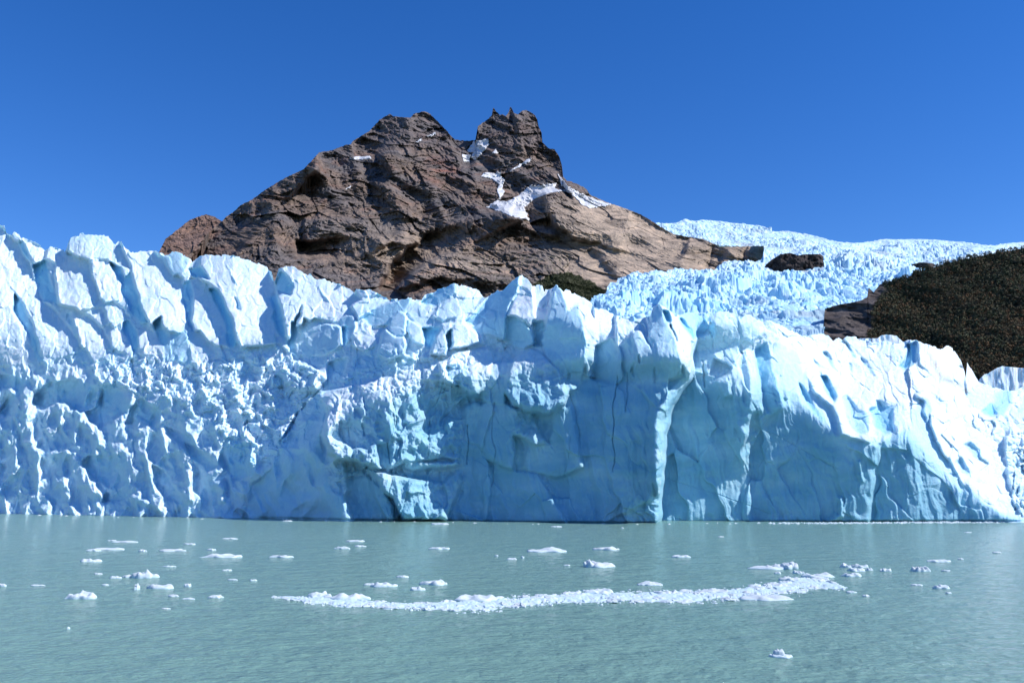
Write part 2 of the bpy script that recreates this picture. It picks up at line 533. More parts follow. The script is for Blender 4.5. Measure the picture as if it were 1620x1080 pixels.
f(-6, -.1, -.4, .6, .3, (640, 728), (700, 732), (722, 726), (726, 735), (700, 740), (655, 744), (640, 738))
f(-6, .2, .15, .7, 0, (512, 715), (530, 720), (548, 742), (552, 775), (545, 785), (525, 775), (515, 745))
f(-8, .38, .25, .9, 0, (590, 745), (640, 755), (700, 765), (722, 742), (733, 760), (722, 785), (708, 822), (636, 822), (622, 790), (602, 772))
f(-4, -.35, 0, .4, .3, (548, 760), (580, 752), (605, 775), (622, 800), (622, 826), (560, 826))
f(-2, -.2, 0, .25, .35, (733, 640), (760, 636), (758, 700), (776, 740), (790, 826), (712, 826), (735, 770), (728, 720), (737, 680))
f(-5, -.12, .05, .3, .2, (760, 642), (770, 636), (800, 638), (812, 660), (815, 700), (812, 745), (780, 732), (770, 725), (758, 700))
f(-6, .7, .5, 1.0, 0, (800, 638), (815, 646), (842, 650), (852, 680), (870, 702), (845, 704), (815, 690), (812, 664))
f(-2, -.15, 0, .25, .3, (780, 732), (815, 745), (850, 750), (870, 780), (900, 830), (770, 830))
f(-3, -.2, 0, .25, .35, (815, 692), (850, 705), (870, 702), (875, 650), (905, 640), (925, 680), (930, 740), (900, 760), (850, 748), (815, 740))
# mound in front of the towers
f(-8, .45, .45, 1.0, .0, (800, 588), (820, 562), (840, 551), (862, 562), (880, 582), (903, 603), (918, 616), (902, 622), (895, 640), (870, 655), (835, 650), (812, 640), (798, 620))
f(-5, -.35, .1, .5, .25, (765, 580), (790, 572), (812, 570), (800, 600), (798, 640), (765, 636), (755, 610))
f(-5, .05, .2, 1.0, .0, (695, 575), (715, 560), (745, 553), (775, 550), (782, 576), (770, 600), (755, 628), (742, 625), (735, 605), (715, 610), (700, 600))
f(-4, -.4, 0, .5, .35, (708, 578), (735, 575), (748, 600), (738, 622), (722, 605), (708, 598))
f(1, -.5, 0, .4, .4, (690, 630), (697, 600), (705, 612), (688, 650), (680, 660), (672, 655))
f(-6, .3, .2, .8, 0, (640, 640), (655, 625), (668, 645), (672, 665), (655, 672), (640, 668))
# serac row
f(-4, -.3, .1, .5, .3, (482, 502), (500, 512), (520, 512), (538, 518), (542, 545), (512, 562), (480, 562), (470, 540))
f(-5, -.15, 0, .3, .35, (536, 505), (545, 499), (558, 498), (567, 515), (560, 532), (545, 545), (540, 525))
f(4, -1, 0, .3, .8, (540, 518), (550, 516), (549, 538), (543, 548))
f(0, .3, .2, .5, .15, (555, 485), (575, 470), (600, 466), (622, 474), (600, 486), (580, 498), (566, 505))
f(-1, -.35, .2, .3, .55, (575, 505), (600, 486), (640, 471), (652, 472), (640, 500), (622, 515), (600, 512), (585, 515))
f(-2, .4, .1, .35, .25, (650, 471), (668, 482), (682, 503), (686, 525), (668, 520), (645, 500), (640, 490))
f(-3, .3, .3, .9, .1, (560, 525), (590, 515), (612, 515), (600, 545), (575, 555), (556, 545))
f(-7, -.15, 0, .25, .4, (614, 520), (618, 502), (632, 492), (644, 500), (642, 530), (625, 532))
f(-9, -.2, 0, .25, .35, (600, 532), (610, 520), (625, 532), (640, 532), (642, 545), (640, 562), (615, 568), (598, 560))
f(-5, .35, .1, .4, .2, (645, 502), (668, 520), (670, 545), (655, 540), (644, 525))
f(4, -.7, 0, .3, .8, (668, 520), (695, 518), (692, 545), (680, 550), (672, 545))
f(1, -.75, .1, .25, .6, (664, 480), (690, 458), (718, 444), (722, 462), (705, 476), (688, 486))
f(0, .4, .1, .35, .1, (718, 444), (735, 445), (757, 454), (768, 472), (745, 476), (722, 470))
f(-1, .3, .25, .4, .3, (683, 500), (706, 478), (722, 472), (765, 472), (752, 490), (722, 502), (700, 508))
f(-7, -.2, 0, .4, .25, (680, 562), (686, 538), (700, 514), (712, 512), (711, 540), (708, 562))
f(-5, .35, .35, .3, .15, (712, 513), (735, 512), (755, 528), (760, 542), (730, 550), (712, 552))
f(3, -.8, 0, .3, .8, (706, 530), (714, 520), (716, 545), (710, 555))
f(1, -.65, .1, .3, .6, (735, 508), (760, 485), (787, 452), (800, 462), (790, 490), (765, 515), (747, 515))
f(-4, -.45, .05, .3, .5, (745, 520), (775, 490), (806, 440), (826, 430), (818, 465), (802, 498), (798, 540), (780, 532), (755, 527))
f(-5, .35, .25, .45, 0, (826, 430), (842, 445), (850, 478), (852, 500), (838, 515), (815, 500), (803, 500), (818, 466))
f(-2, -.35, 0, .25, .5, (800, 502), (815, 500), (838, 518), (845, 545), (828, 552), (800, 542))
f(1, .35, .1, .35, 0, (843, 450), (858, 445), (869, 452), (871, 480), (862, 508), (850, 510), (846, 485))
f(3, -.6, 0, .3, .6, (842, 512), (862, 506), (866, 530), (858, 548), (845, 548))
f(3, .35, .1, .35, 0, (893, 454), (915, 464), (938, 474), (940, 502), (930, 496), (915, 482), (903, 492), (896, 475))
f(-7, -.18, -.05, .2, .45, (872, 475), (880, 445), (890, 460), (897, 476), (901, 491), (915, 482), (922, 510), (929, 540), (925, 582), (915, 612), (892, 597), (865, 562), (856, 540), (868, 500))
f(-6, 1.1, .1, .3, .05, (915, 482), (926, 486), (936, 500), (944, 520), (944, 540), (938, 576), (928, 594), (925, 572), (929, 545), (922, 510))
f(3, .35, .25, .4, 0, (942, 484), (972, 492), (976, 530), (965, 534), (950, 547), (944, 520))
f(3, -.3, 0, .25, .55, (942, 548), (966, 536), (976, 552), (976, 580), (965, 606), (945, 602), (935, 598), (941, 575))
f(1, .35, .4, .8, .1, (978, 498), (1022, 500), (1026, 528), (1010, 520), (1000, 526), (988, 534), (978, 520))
f(-2, .45, 0, .3, .1, (973, 510), (989, 534), (982, 545), (978, 562), (974, 542))
f(-3, -.35, 0, .2, .4, (978, 550), (1003, 523), (1001, 580), (994, 600), (975, 620), (972, 590))
f(-6, .1, -.05, .2, .35, (1001, 528), (1010, 523), (1022, 534), (1035, 560), (1037, 605), (1006, 605), (1000, 575))
f(-8, -.3, 0, .22, .45, (1025, 535), (1030, 500), (1036, 483), (1045, 482), (1055, 500), (1068, 535), (1080, 565), (1078, 592), (1060, 602), (1040, 605), (1034, 560))
f(-8, .9, .25, .4, 0, (1040, 477), (1066, 492), (1080, 518), (1090, 545), (1095, 565), (1090, 580), (1099, 596), (1085, 602), (1080, 580), (1072, 545), (1062, 514), (1050, 500))
f(-4, -.5, 0, .3, .9, (1049, 490), (1058, 493), (1061, 508), (1052, 508))
f(4, .0, .1, .25, .6, (1070, 500), (1078, 492), (1090, 488), (1108, 493), (1122, 512), (1123, 522), (1106, 530), (1092, 537), (1083, 520))
f(5, -1, 0, .3, .9, (1072, 505), (1078, 505), (1100, 530), (1108, 535), (1095, 538), (1085, 528))
f(-3, .1, .25, .4, .25, (1122, 520), (1126, 495), (1135, 486), (1150, 486), (1163, 495), (1174, 520), (1170, 560), (1160, 582), (1130, 568), (1128, 540))
f(-2, -.7, .1, .3, .7, (1120, 520), (1130, 500), (1132, 525), (1128, 535))
f(-2, .2, .25, .4, .3, (1164, 495), (1180, 492), (1196, 498), (1206, 508), (1203, 530), (1190, 540), (1175, 535))
f(-3, -.15, .1, .5, .3, (1090, 540), (1125, 525), (1130, 565), (1122, 592), (1100, 590), (1095, 565))
f(-2, -.12, 0, .22, .35, (900, 622), (935, 600), (975, 610), (1000, 605), (1060, 604), (1078, 600), (1058, 618), (1036, 655), (1032, 700), (1034, 790), (950, 830), (905, 830), (870, 760), (925, 740))
f(-7, 1.3, .1, .5, 0, (1098, 596), (1076, 602), (1060, 614), (1050, 634), (1035, 652), (1032, 690), (1034, 750), (1040, 786), (1046, 755), (1053, 722), (1050, 665), (1060, 640), (1072, 622), (1090, 606))
f(1, -.12, .0, .22, .4, (1055, 650), (1075, 624), (1100, 603), (1122, 592), (1150, 622), (1165, 690), (1184, 720), (1190, 830), (1040, 830), (1046, 770), (1055, 722))
f(-4, .25, .2, .5, .15, (1132, 602), (1152, 590), (1170, 560), (1188, 560), (1200, 600), (1206, 650), (1190, 655), (1184, 690), (1176, 706), (1165, 668), (1158, 625), (1145, 628))
f(-4, 1.1, 0, .3, 0, (1167, 690), (1177, 706), (1177, 744), (1171, 724))
f(1, -.9, 0, .25, .7, (1194, 552), (1212, 542), (1225, 590), (1242, 645), (1225, 668), (1208, 640), (1200, 600))
# right slope
f(1, -.12, .05, .22, .35, (1218, 545), (1232, 545), (1260, 552), (1270, 592), (1288, 622), (1316, 642), (1332, 686), (1366, 700), (1392, 705), (1388, 742), (1380, 830), (1190, 830), (1184, 720), (1215, 660), (1240, 645))
f(3, -.8, 0, .25, .8, (1262, 606), (1275, 622), (1290, 645), (1302, 660), (1302, 673), (1288, 655), (1270, 632))
f(-3, .3, .2, .4, 0, (1262, 545), (1245, 516), (1320, 534), (1362, 540), (1405, 556), (1422, 582), (1445, 600), (1452, 622), (1440, 642), (1412, 640), (1385, 632), (1380, 665), (1376, 700), (1345, 692), (1332, 687), (1316, 642), (1286, 621), (1268, 582))
f(4, -1, 0, .25, .8, (1298, 595), (1308, 596), (1324, 624), (1318, 636), (1305, 620))
f(-2, -.35, -.05, .4, .5, (1330, 628), (1340, 624), (1358, 650), (1374, 654), (1376, 682), (1360, 688), (1346, 678), (1336, 655))
f(3, -.5, 0, .3, .7, (1374, 650), (1384, 645), (1388, 632), (1400, 644), (1416, 641), (1410, 660), (1414, 682), (1400, 686), (1384, 676))
f(-1, .3, .1, .4, .2, (1412, 645), (1425, 637), (1436, 645), (1438, 672), (1418, 684), (1412, 670))
f(1, -1, 0, .25, .5, (1299, 556), (1308, 556), (1324, 582), (1328, 588), (1316, 582))
f(1, -1, 0, .25, .5, (1334, 538), (1340, 543), (1356, 562), (1359, 567), (1350, 566))
f(1, -.9, 0, .25, .5, (1362, 567), (1370, 572), (1388, 594), (1378, 592), (1366, 578))
f(1, -.9, 0, .25, .5, (1340, 574), (1346, 576), (1349, 592), (1344, 588))
f(1, -.8, 0, .25, .4, (1285, 565), (1292, 572), (1314, 584), (1300, 584), (1290, 576))
f(5, -1, 0, .2, .7, (1436, 545), (1450, 541), (1450, 572), (1437, 586), (1422, 582), (1432, 570))
f(-1, .28, .1, .4, 0, (1450, 533), (1500, 542), (1512, 550), (1527, 588), (1528, 602), (1505, 603), (1480, 600), (1455, 575))
f(-1, .3, .2, .5, 0, (1430, 585), (1450, 575), (1480, 602), (1530, 608), (1545, 640), (1500, 640), (1470, 618), (1450, 612))
f(3, .3, 0, .2, 0, (1528, 568), (1534, 575), (1550, 602), (1536, 602), (1530, 595))
f(0, -.12, 0, .25, .5, (1388, 702), (1408, 690), (1442, 678), (1448, 720), (1456, 740), (1452, 830), (1374, 830), (1384, 742))
f(-4, -.35, 0, .25, .45, (1440, 652), (1450, 640), (1471, 642), (1470, 675), (1480, 700), (1492, 722), (1510, 740), (1522, 762), (1560, 795), (1592, 814), (1625, 823), (1625, 835), (1452, 835), (1456, 740), (1444, 700))
f(-5, .33, .15, .45, 0, (1446, 622), (1465, 617), (1475, 640), (1500, 640), (1560, 650), (1592, 690), (1592, 740), (1602, 800), (1622, 822), (1590, 813), (1556, 791), (1522, 766), (1506, 736), (1490, 716), (1478, 690), (1470, 670), (1470, 645))
f(-5, -.6, 0, .3, .5, (1462, 630), (1470, 632), (1472, 650), (1466, 670), (1460, 650))
f(-2, -.9, 0, .3, .5, (1524, 703), (1536, 700), (1550, 714), (1550, 731), (1538, 722))
f(-3, -.9, 0, .3, .5, (1512, 730), (1520, 722), (1528, 736), (1540, 748), (1520, 750))
f(0, .1, .2, .4, .35, (1528, 624), (1548, 604), (1572, 614), (1571, 640), (1555, 652), (1538, 642))
f(-1, -.5, .2, .35, .6, (1574, 622), (1598, 615), (1603, 636), (1588, 655), (1572, 652))
f(4, -.5, 0, .3, .9, (1552, 652), (1570, 636), (1576, 656), (1566, 660))
f(-3, .3, .1, 1.3, .1, (1590, 690), (1600, 680), (1700, 690), (1700, 830), (1622, 822), (1604, 800), (1592, 745))

RIDGES = [([(28, 588), (44, 600), (42, 625), (35, 650), (45, 690), (60, 716)], 11, 3.5),
          ([(123, 648), (125, 682), (142, 690), (170, 700), (200, 716), (228, 722)], 8, 3.0),
          ([(180, 652), (184, 674), (200, 690), (215, 700)], 6, 2.5), ([(225, 628), (218, 652)], 4, 3),
          ([(255, 680), (262, 700), (290, 712), (312, 735), (332, 752), (352, 772)], 7, 3.0),
          ([(290, 730), (300, 762), (300, 790)], 6, 2.5), ([(235, 735), (238, 765), (256, 785), (250, 805)], 5, 2.5),
          ([(105, 715), (122, 735), (135, 765), (138, 800)], 7, 2.5), ([(60, 720), (95, 735), (100, 765), (115, 808)], 7, 2.5),
          ([(62, 770), (72, 800)], 6, 2), ([(205, 730), (208, 775), (216, 808)], 6, 2.5), ([(150, 765), (158, 812)], 6, 2.5),
          ([(365, 700), (390, 712), (402, 730)], 6, 3), ([(220, 790), (245, 800), (268, 817)], 6, 2.5),
          ([(340, 745), (352, 762), (352, 790)], 5, 2), ([(610, 655), (622, 690)], 5, 2),
          ([(505, 640), (515, 670), (520, 700)], 6, 2), ([(748, 590), (752, 620)], 5, 2), ([(540, 720), (545, 745)], 5, 2),
          ([(850, 600), (852, 640)], 4, 1.5), ([(1180, 560), (1188, 600), (1184, 660)], 6, 2.5), ([(1150, 600), (1160, 650)], 5, 1.5),
          ([(1330, 790), (1332, 815), (1312, 824)], 4, 3.0),
          ([(1360, 730), (1364, 760)], 3, 2.0)]
CRACKS = [([(977, 595), (972, 640), (971, 700), (972, 720), (968, 745)], 1.3, 4), ([(992, 590), (993, 620), (990, 650)], 1.8, 3),
          ([(903, 618), (909, 645), (913, 680), (915, 720)], 1.4, 3), ([(900, 690), (898, 755)], 1.2, 1.5), ([(741, 672), (739, 734)], 1.4, 4),
          ([(783, 637), (777, 692), (782, 715), (778, 770)], 1.3, 3), ([(812, 690), (815, 745)], 1.1, 2), ([(621, 650), (620, 700)], 1.2, 3),
          ([(613, 700), (616, 740), (618, 815)], 1.4, 4), ([(680, 660), (677, 735)], 1.0, 2), ([(690, 645), (676, 700)], 1.0, 1.5),
          ([(1198, 676), (1240, 695), (1290, 722), (1325, 742)], 1.2, 1.2), ([(1048, 754), (1100, 770), (1160, 790), (1215, 812)], 1.2, 1.2),
          ([(1113, 570), (1115, 612)], 2.6, 4), ([(1012, 562), (1012, 573)], 3.2, 5), ([(462, 615), (463, 625)], 1.3, 3),
          ([(1400, 560), (1420, 580), (1440, 590)], 1.2, 1.5), ([(1375, 580), (1395, 590), (1403, 612)], 1.2, 1.5),
          ([(1350, 598), (1385, 625)], 1.1, 1.5), ([(620, 605), (625, 650), (622, 700)], 1.1, 2), ([(551, 675), (553, 690)], 1.2, 2),
          ([(1604, 740), (1602, 770), (1612, 790)], 1.6, 3), ([(706, 595), (690, 640)], 2.0, 3), ([(140, 412), (150, 440), (152, 460)], 1.2, 2),
          ([(642, 500), (640, 535)], 1.6, 3), ([(618, 612), (625, 640)], 1.1, 2)]
ROUGHZ = [(.0, 1.2, (150, 575), (230, 560), (300, 575), (360, 560), (440, 545), (470, 560), (520, 600), (500, 630), (460, 690), (430, 742), (380, 730), (350, 690), (300, 650), (220, 625), (150, 600)),
          (.0, .9, (560, 565), (600, 545), (700, 560), (740, 560), (740, 620), (660, 620), (545, 615), (530, 600)),
          (.0, .9, (790, 540), (830, 535), (828, 552), (800, 575), (780, 575)),
          (.0, 1.0, (1590, 690), (1620, 680), (1700, 680), (1700, 830), (1610, 815)),
          (.0, .7, (1530, 650), (1570, 655), (1600, 660), (1600, 700), (1560, 690), (1530, 670)),
          (.0, .9, (525, 715), (560, 705), (590, 720), (590, 745), (550, 760), (530, 745))]


def front_depth(PX, PY, ycrest, dpx):
    """depth behind the waterline and detail masks for the glacier front."""
    yw = np.interp(PX, WLX, WLY)
    a = np.array(LV, float)
    y1 = np.interp(PX, a[:, 0], a[:, 1]); d1 = np.interp(PX, a[:, 0], a[:, 2])
    y2 = np.interp(PX, a[:, 0], a[:, 3]); d2 = np.interp(PX, a[:, 0], a[:, 4]); d3 = np.interp(PX, a[:, 0], a[:, 5])
    yc = np.interp(PX, [p[0] for p in SKY[8::4]], [p[1] for p in SKY[8::4]])
    Y0 = -CH / ray(PX, yw)[1]
    Y0 = blur(Y0, 12 / dpx)
    sc = Y0 / F
    D = np.where(PY > y1, d1 * np.clip((yw - PY) / (yw - y1), -.1, 1),
                 np.where(PY > y2, d1 + (d2 - d1) * (y1 - PY) / (y1 - y2), d2 + (d3 - d2) * (y2 - PY) / np.maximum(20, y2 - yc)))
    D = blur(D, 6 / dpx)
    b1 = PX - np.interp(PY, [480, 600, 640, 700, 780, 830], [1102, 1090, 1060, 1050, 1044, 1040]) - 5 * noise(PY / 25, 0, 3, 54)
    b2 = PX - np.interp(PY, [600, 650, 740, 830], [1440, 1441, 1454, 1453]) - 5 * noise(PY / 25, 0, 7, 55)
    D = D + np.where(b1 < 0, np.interp(b1, [-440, -300, -8, 0], [0, 17, -1, -1]), np.where(b2 < 0, np.interp(b1, [0, 6, 395], [-1, 24, -1]), np.interp(b2, [0, 60, 140], [-1, 1, 0]))) * smooth01((PY - 500) / 60) * (1 - .12 * smooth01((PY - 770) / 50))
    # wobble the outlines so that no facet edge is a ruled line
    wx = PX + 3.0 * noise(PX / 22, PY / 22, 0.5, 31) + 1.6 * noise(PX / 7, PY / 7, 2.5, 32)
    wy = PY + 3.0 * noise(PX / 22, PY / 22, 7.5, 33) + 1.6 * noise(PX / 7, PY / 7, 9.5, 34)
    R = np.zeros_like(PX, dtype=np.float64); RG = np.full_like(R, .75); FR = np.full_like(R, .12)
    lowleft = (PX < 520) & (PY > 585)
    RG[lowleft] = .85
    for pts, off, gx, gz, rough, blue_tint in P:
        xs = [p[0] for p in pts]; ys = [p[1] for p in pts]
        i = (wx >= min(xs)) & (wx <= max(xs)) & (wy >= min(ys)) & (wy <= max(ys))
        if not i.any(): continue
        X = wx[i]; Y = wy[i]
        k = inpoly(X, Y, pts)
        cx = sum(xs) / len(xs); cy = sum(ys) / len(ys)
        s = sc[i][k]
        if cx < 600 and cy < 590: off = off * .6
        if cx < 600 and cy < 590 and blue_tint <= .2: gx += .27; gz += .42
        if blue_tint >= .3 and -.5 < gx <= -.1 and rough < .65: gx -= (.22 if cy < 600 else .03) if cx > 470 else .05
        if cy > 600 and max(xs) - min(xs) > 110: gx *= .85
        val = off + gx * (X[k] - cx) * s - gz * (Y[k] - cy) * s
        if cx < 600 and cy < 590: val = val * (1 - .85 * smooth01((Y[k] - 525) / 55))
        if cx > 850 and cy < 600 and off < 0: val = val * (1 - .85 * smooth01((Y[k] - 560) / 45))
        if cx > 880 and cy > 600 and max(xs) - min(xs) > 110: val = val * smooth01((Y[k] - 585) / 60)
        idx = np.argwhere(i)[k]
        R[idx[:, 0], idx[:, 1]] = val
        RG[idx[:, 0], idx[:, 1]] = rough
        FR[idx[:, 0], idx[:, 1]] = blue_tint
    sharp = blur(R, 1.1 / dpx); soft = blur(R, 4.0 / dpx)
    lowm = blur((((PX < 760) & (PY > 590)) | (PY > 600)).astype(float), 8 / dpx)
    R = sharp * (1 - .5 * lowm) + soft * .5 * lowm
    D = D + R
    for pts, w, h in RIDGES:
        d = polydist(wx, wy, pts)
        D -= h * .8 * np.exp(-(d / w) ** 2)
    CR = np.zeros_like(D)
    for pts, w, h in CRACKS:
        w = w * .75; h = h * .32
        qx = PX + 4 * noise(PX / 30, PY / 26, 4.5, 35) + 1.3 * noise(PX / 8, PY / 8, 4.5, 36)
        d = polydist(qx, PY, pts)
        g = np.clip(1 - d / w, 0, 1)
        CR += h * g
    RG = blur(RG, 3 / dpx)
    RB = np.zeros_like(D)
    for z in ROUGHZ:
        RB = np.maximum(RB, z[1] * inpoly(wx, wy, z[2:]))
    RB = blur(RB, 6 / dpx)
    FR = blur(FR, 2.0 / dpx)
    Y = Y0 + D
    # detail in metres
    ax, bz = ray(PX, PY)
    X = Y0 * ax; Z = CH + Y0 * bz
    q = D * .5
    wX = X + 2.0 * noise(X / 6, Z / 6, q / 9, 41); wZ = Z + 2.0 * noise(X / 6, Z / 6, q / 9 + 9, 42)
    big = billow(wX / 13, wZ / 15, q / 14, 2, 43)
    mid = billow(wX / 5.0, wZ / 6.5, q / 7, 3, 44)
    fin = fbm(X / 1.9, Z / 1.9, q / 3, 4, 45)
    rib = noise(X / 1.1, Z / 14, q / 9, 46) + .5 * noise(X / .55, Z / 9, q / 9, 47)
    bed = noise(X / 30, Z / 1.3 + X * .05, q / 9, 48)
    D2 = 2.6 * big * np.clip(RG - .1, .12, 1.1) + 2.3 * mid * np.clip(RG - .17, .10, 1.3) + .85 * fin * RG + .018 * rib + .02 * bed
    ll = blur(lowleft.astype(float), 15 / dpx)
    D2 += ll * 5.0 * billow(wX / 11, wZ / 14, q / 8 + 4, 2, 51)
    # slanting ledges of the lower left wall
    uu = (wX + .45 * wZ + 5 * noise(X / 16, Z / 16, 2, 57)) / 13
    fr_ = uu - np.floor(uu)
    D2 += ll * np.where(fr_ < .8, fr_ / .8, (1 - fr_) / .2) * 4.6 * (.55 + .6 * noise(X / 20, Z / 20, 5, 58))
    # scalloped melt cups low on the wall, broken planar facets higher up
    cA = cells(wX / 9, wZ / 11, 63); cB = cells(wX / 3.4, wZ / 4.2, 64); cC = cells(wX / 1.5, wZ / 2.0, 65)
    sm_ = np.clip((RG - .1) * 1.5, .30, 1.0)
    lowz = smooth01((PY - y1 + 40) / 50)
    D2 += sm_ * lowz * ((2.2 + 1.6 * ll) * (.4 - cA[0] ** 2) + (1 - .5 * ll) * .8 * (.4 - cB[0] ** 2) + .3 * (.4 - cC[0] ** 2))
    cF = cells(wX / 7 + .25 * wZ / 7, wZ / 9, 66)
    fac = .9 * (cF[3] - .5) * 7 * cF[5] + .9 * (cF[4] - .5) * 7 * -cF[6] + (cF[2] - .5) * 1.0
    fac2 = 1.1 * (cB[3] - .5) * 3 * cB[5] + 1.1 * (cB[4] - .5) * 3 * -cB[6]
    D2 += (1 - lowz) * np.clip(RG, .2, .8) * (.85 * fac + 1.0 * fac2) + lowz * sm_ * .3 * fac
    flu = billow(wX / 4.4 + .15 * wZ / 4.4, wZ / 26, q / 12, 3, 68)
    foldn = billow(wX / 24, wZ / 9, q / 12, 2, 69)
    cW = cells(wX / 12 + .2 * wZ / 12, wZ / 26, 70)
    D2 += lowz * (1 - ll) * (1.25 * flu + .8 * foldn + .5 * ((cW[3] - .5) * 12 * cW[5] - (cW[4] - .5) * 9 * cW[6]))
    vs = np.exp(-((cW[1] - cW[0]) / .022) ** 2) * smooth01((noise(X / 18, Z / 30, 3, 74) - .0) * 6)
    cV = cells(wX / 5 + .1 * wZ / 5, wZ / 22, 75)
    vs2 = np.exp(-((cV[1] - cV[0]) / .03) ** 2) * smooth01((noise(X / 10, Z / 22, 5, 76) - .12) * 6)
    D2 += lowz * (1 - ll) * (.3 * vs + .3 * vs2)
    # narrow crevasse slots following the cell edges
    slot = np.exp(-((cF[1] - cF[0]) / .05) ** 2) * smooth01((noise(X / 12, Z / 12, 1, 67) - .05) * 6)
    D2 += 1.3 * slot * np.clip(RG, 0, .8) * (1 - lowz)
    # broken blocks
    c1 = cells(wX / 3.6, wZ / 3.0, 61)
    c2 = cells(wX / 1.7, wZ / 1.5, 62)
    blk = (c1[2] - .5) * 3.2 + (c1[3] - .3) * 3.0 * c1[5] + (c1[4] - .3) * 3.0 * -c1[6] + 0.4 * np.exp(-((c1[1] - c1[0]) / .10) ** 2)
    blk2 = (c2[2] - .5) * 1.4 + (c2[3] - .3) * 1.6 * c2[5] + (c2[4] - .3) * 1.6 * -c2[6]
    D2 += RB * (blk + blk2) * .85
    D2 = blur(D2, .5 / dpx)
    # undercut at the waterline
    D2 += 1.6 * np.exp(-((yw - PY) / 2.2) ** 2) * smooth01((PX - 380) / 60)
    SHD = smooth01((PY - y1 + 25 + 14 * noise(PX / 40, PY / 40, 0, 52)) / 60) * (.14 + .78 * smooth01((PX - 400) / 260))  # painted shade: darkens the ice colour low on the wall, mostly centre and right
    SHD = np.clip(SHD * (1 + .35 * noise(X / 14, Z / 7, 0, 53)), 0, 1)
    return Y + D2 + CR, FR, RG, SHD


def add_back(P3, steps):
    """rows behind the crest so that the ice has a top and a back."""
    last = P3[-1]
    rows = []
    for dy, dz in steps:
        r = last.copy()
        r[:, 1] += dy
        r[:, 0] *= (last[:, 1] + dy) / last[:, 1]
        r[:, 2] = np.maximum(-3, last[:, 2] + dz)
        rows.append(r)
    return np.concatenate([P3, np.stack(rows)], 0)


def build_front():
    x0, x1, nx, ny = -330, 1800, 2480, 620
    px = np.linspace(x0, x1, nx)
    sk = np.array(SKY, float)
    yc = np.interp(px, sk[:, 0], sk[:, 1])
    jag = cells(px / 9, 0 * px, 7)
    yc = yc + 1.6 * noise(px / 6, 0, 0, 5) + .8 * noise(px / 2.2, 3, 0, 6) + 3.0 * (jag[3] - .5) * jag[5] + (jag[2] - .5) * 3.2
    yb = np.interp(px, WLX, WLY) + 9
    gy = np.arange(842, 338, -.8)
    GX = np.repeat(px[None, :], len(gy), 0); GY = np.repeat(gy[:, None], nx, 1)
    fields = front_depth(GX, GY, yc, .82)
    t = np.linspace(0, 1, ny)[:, None]
    PX = np.repeat(px[None, :], ny, 0)
    ycs = blur(np.repeat(yc[None], 2, 0), 14)[0]
    PY = yb[None, :] * (1 - t) + ycs[None, :] * t + (yc - ycs)[None] * smooth01((t - .8) / .2)
    Y, FR, RG, SHD = [to_cols(A, gy, PY) for A in fields]
    X, Y, Z = world(PX, PY, Y)
    P3 = np.stack([X, Y, Z], -1)
    dirt = smooth01((PX - 1445) / 10) * (PY < 606) * smooth01(noise(PX / 3.0, PY / 28, 0, 71) * 1.6 - .15) * .55
    dirt += .5 * np.exp(-(polydist(PX, PY, [(1470, 560), (1490, 598), (1520, 610), (1530, 620)]) / 3.5) ** 2) * (noise(PX / 4, PY / 4, 0, 72) > -.2)
    steps = [(.8, .15), (2.5, .1), (6, -1.2), (12, -5), (22, -16), (40, -45)]
    P3 = add_back(P3, steps)
    k = len(steps)
    SHD = np.concatenate([SHD, np.repeat(SHD[-1:], k, 0)])
    FR = np.concatenate([FR, np.repeat(FR[-1:], k, 0)]); dirt = np.concatenate([dirt, np.repeat(dirt[-1:] * 0, k, 0)])
    o = mesh_np('glacier_front', P3.reshape(-1, 3), grid_quads(ny + k, nx), M_ICE, attrs={'blue_tint': FR, 'dirt': dirt, 'wall_shade': SHD})
    tag(o, 'tall blue and white ice cliff of the glacier snout rising from the lake', 'glacier', kind='structure')
    return o


build_front()


def build_rear_wall():
    """dirty grey ice wall standing behind the right end of the front."""
    def part(sky, xa, xb, Yd, lab, dirtamt):
        px = np.linspace(xa, xb, int((xb - xa) / .7))
        sk = np.array(sky, float)
        yc = np.interp(px, sk[:, 0], sk[:, 1]) + .8 * noise(px / 4, 1, 0, 8)
        yb = yc * 0 + sk[:, 1].max() + 45
        t = np.linspace(0, 1, 130)[:, None]
        PX = np.repeat(px[None], 130, 0); PY = yb[None] * (1 - t) + yc[None] * t
        ax, bz = ray(PX, PY)
        X = Yd * ax; Z = CH + Yd * bz
        D = 3.4 * billow(X / 9, Z / 30, 2, 3, 81) + .5 * fbm(X / 3.5, Z / 10, 1, 3, 82) + (Z - Z[0]) * .25
        X, Y, Z = world(PX, PY, Yd + D)
        P3 = add_back(np.stack([X, Y, Z], -1), [(1, .1), (5, -1), (14, -8), (30, -30)])
        dirt = np.clip(.15 + 1.3 * noise(PX / 2.5, PY / 30, 0, 83), 0, 1) * dirtamt
        dirt = np.concatenate([dirt, np.repeat(dirt[-1:], 4, 0)])
        o = mesh_np('ice_wall', P3.reshape(-1, 3), grid_quads(*P3.shape[:2]), M_ICE, attrs={'blue_tint': dirt * 0, 'dirt': dirt})
        tag(o, lab, 'ice wall', kind='structure')
    part([(1345, 545), (1352, 536), (1365, 535), (1388, 535), (1395, 530), (1405, 529), (1418, 531), (1428, 540), (1435, 548)], 1350, 1433, 385, 'short dirty ice wall behind the white slope', .8)
    part([(1540, 612), (1551, 598), (1557, 592), (1562, 591), (1575, 583), (1585, 579), (1605, 581), (1620, 582), (1700, 575)], 1545, 1800, 420, 'grey streaked ice wall at the right edge of the glacier', .7)


build_rear_wall()

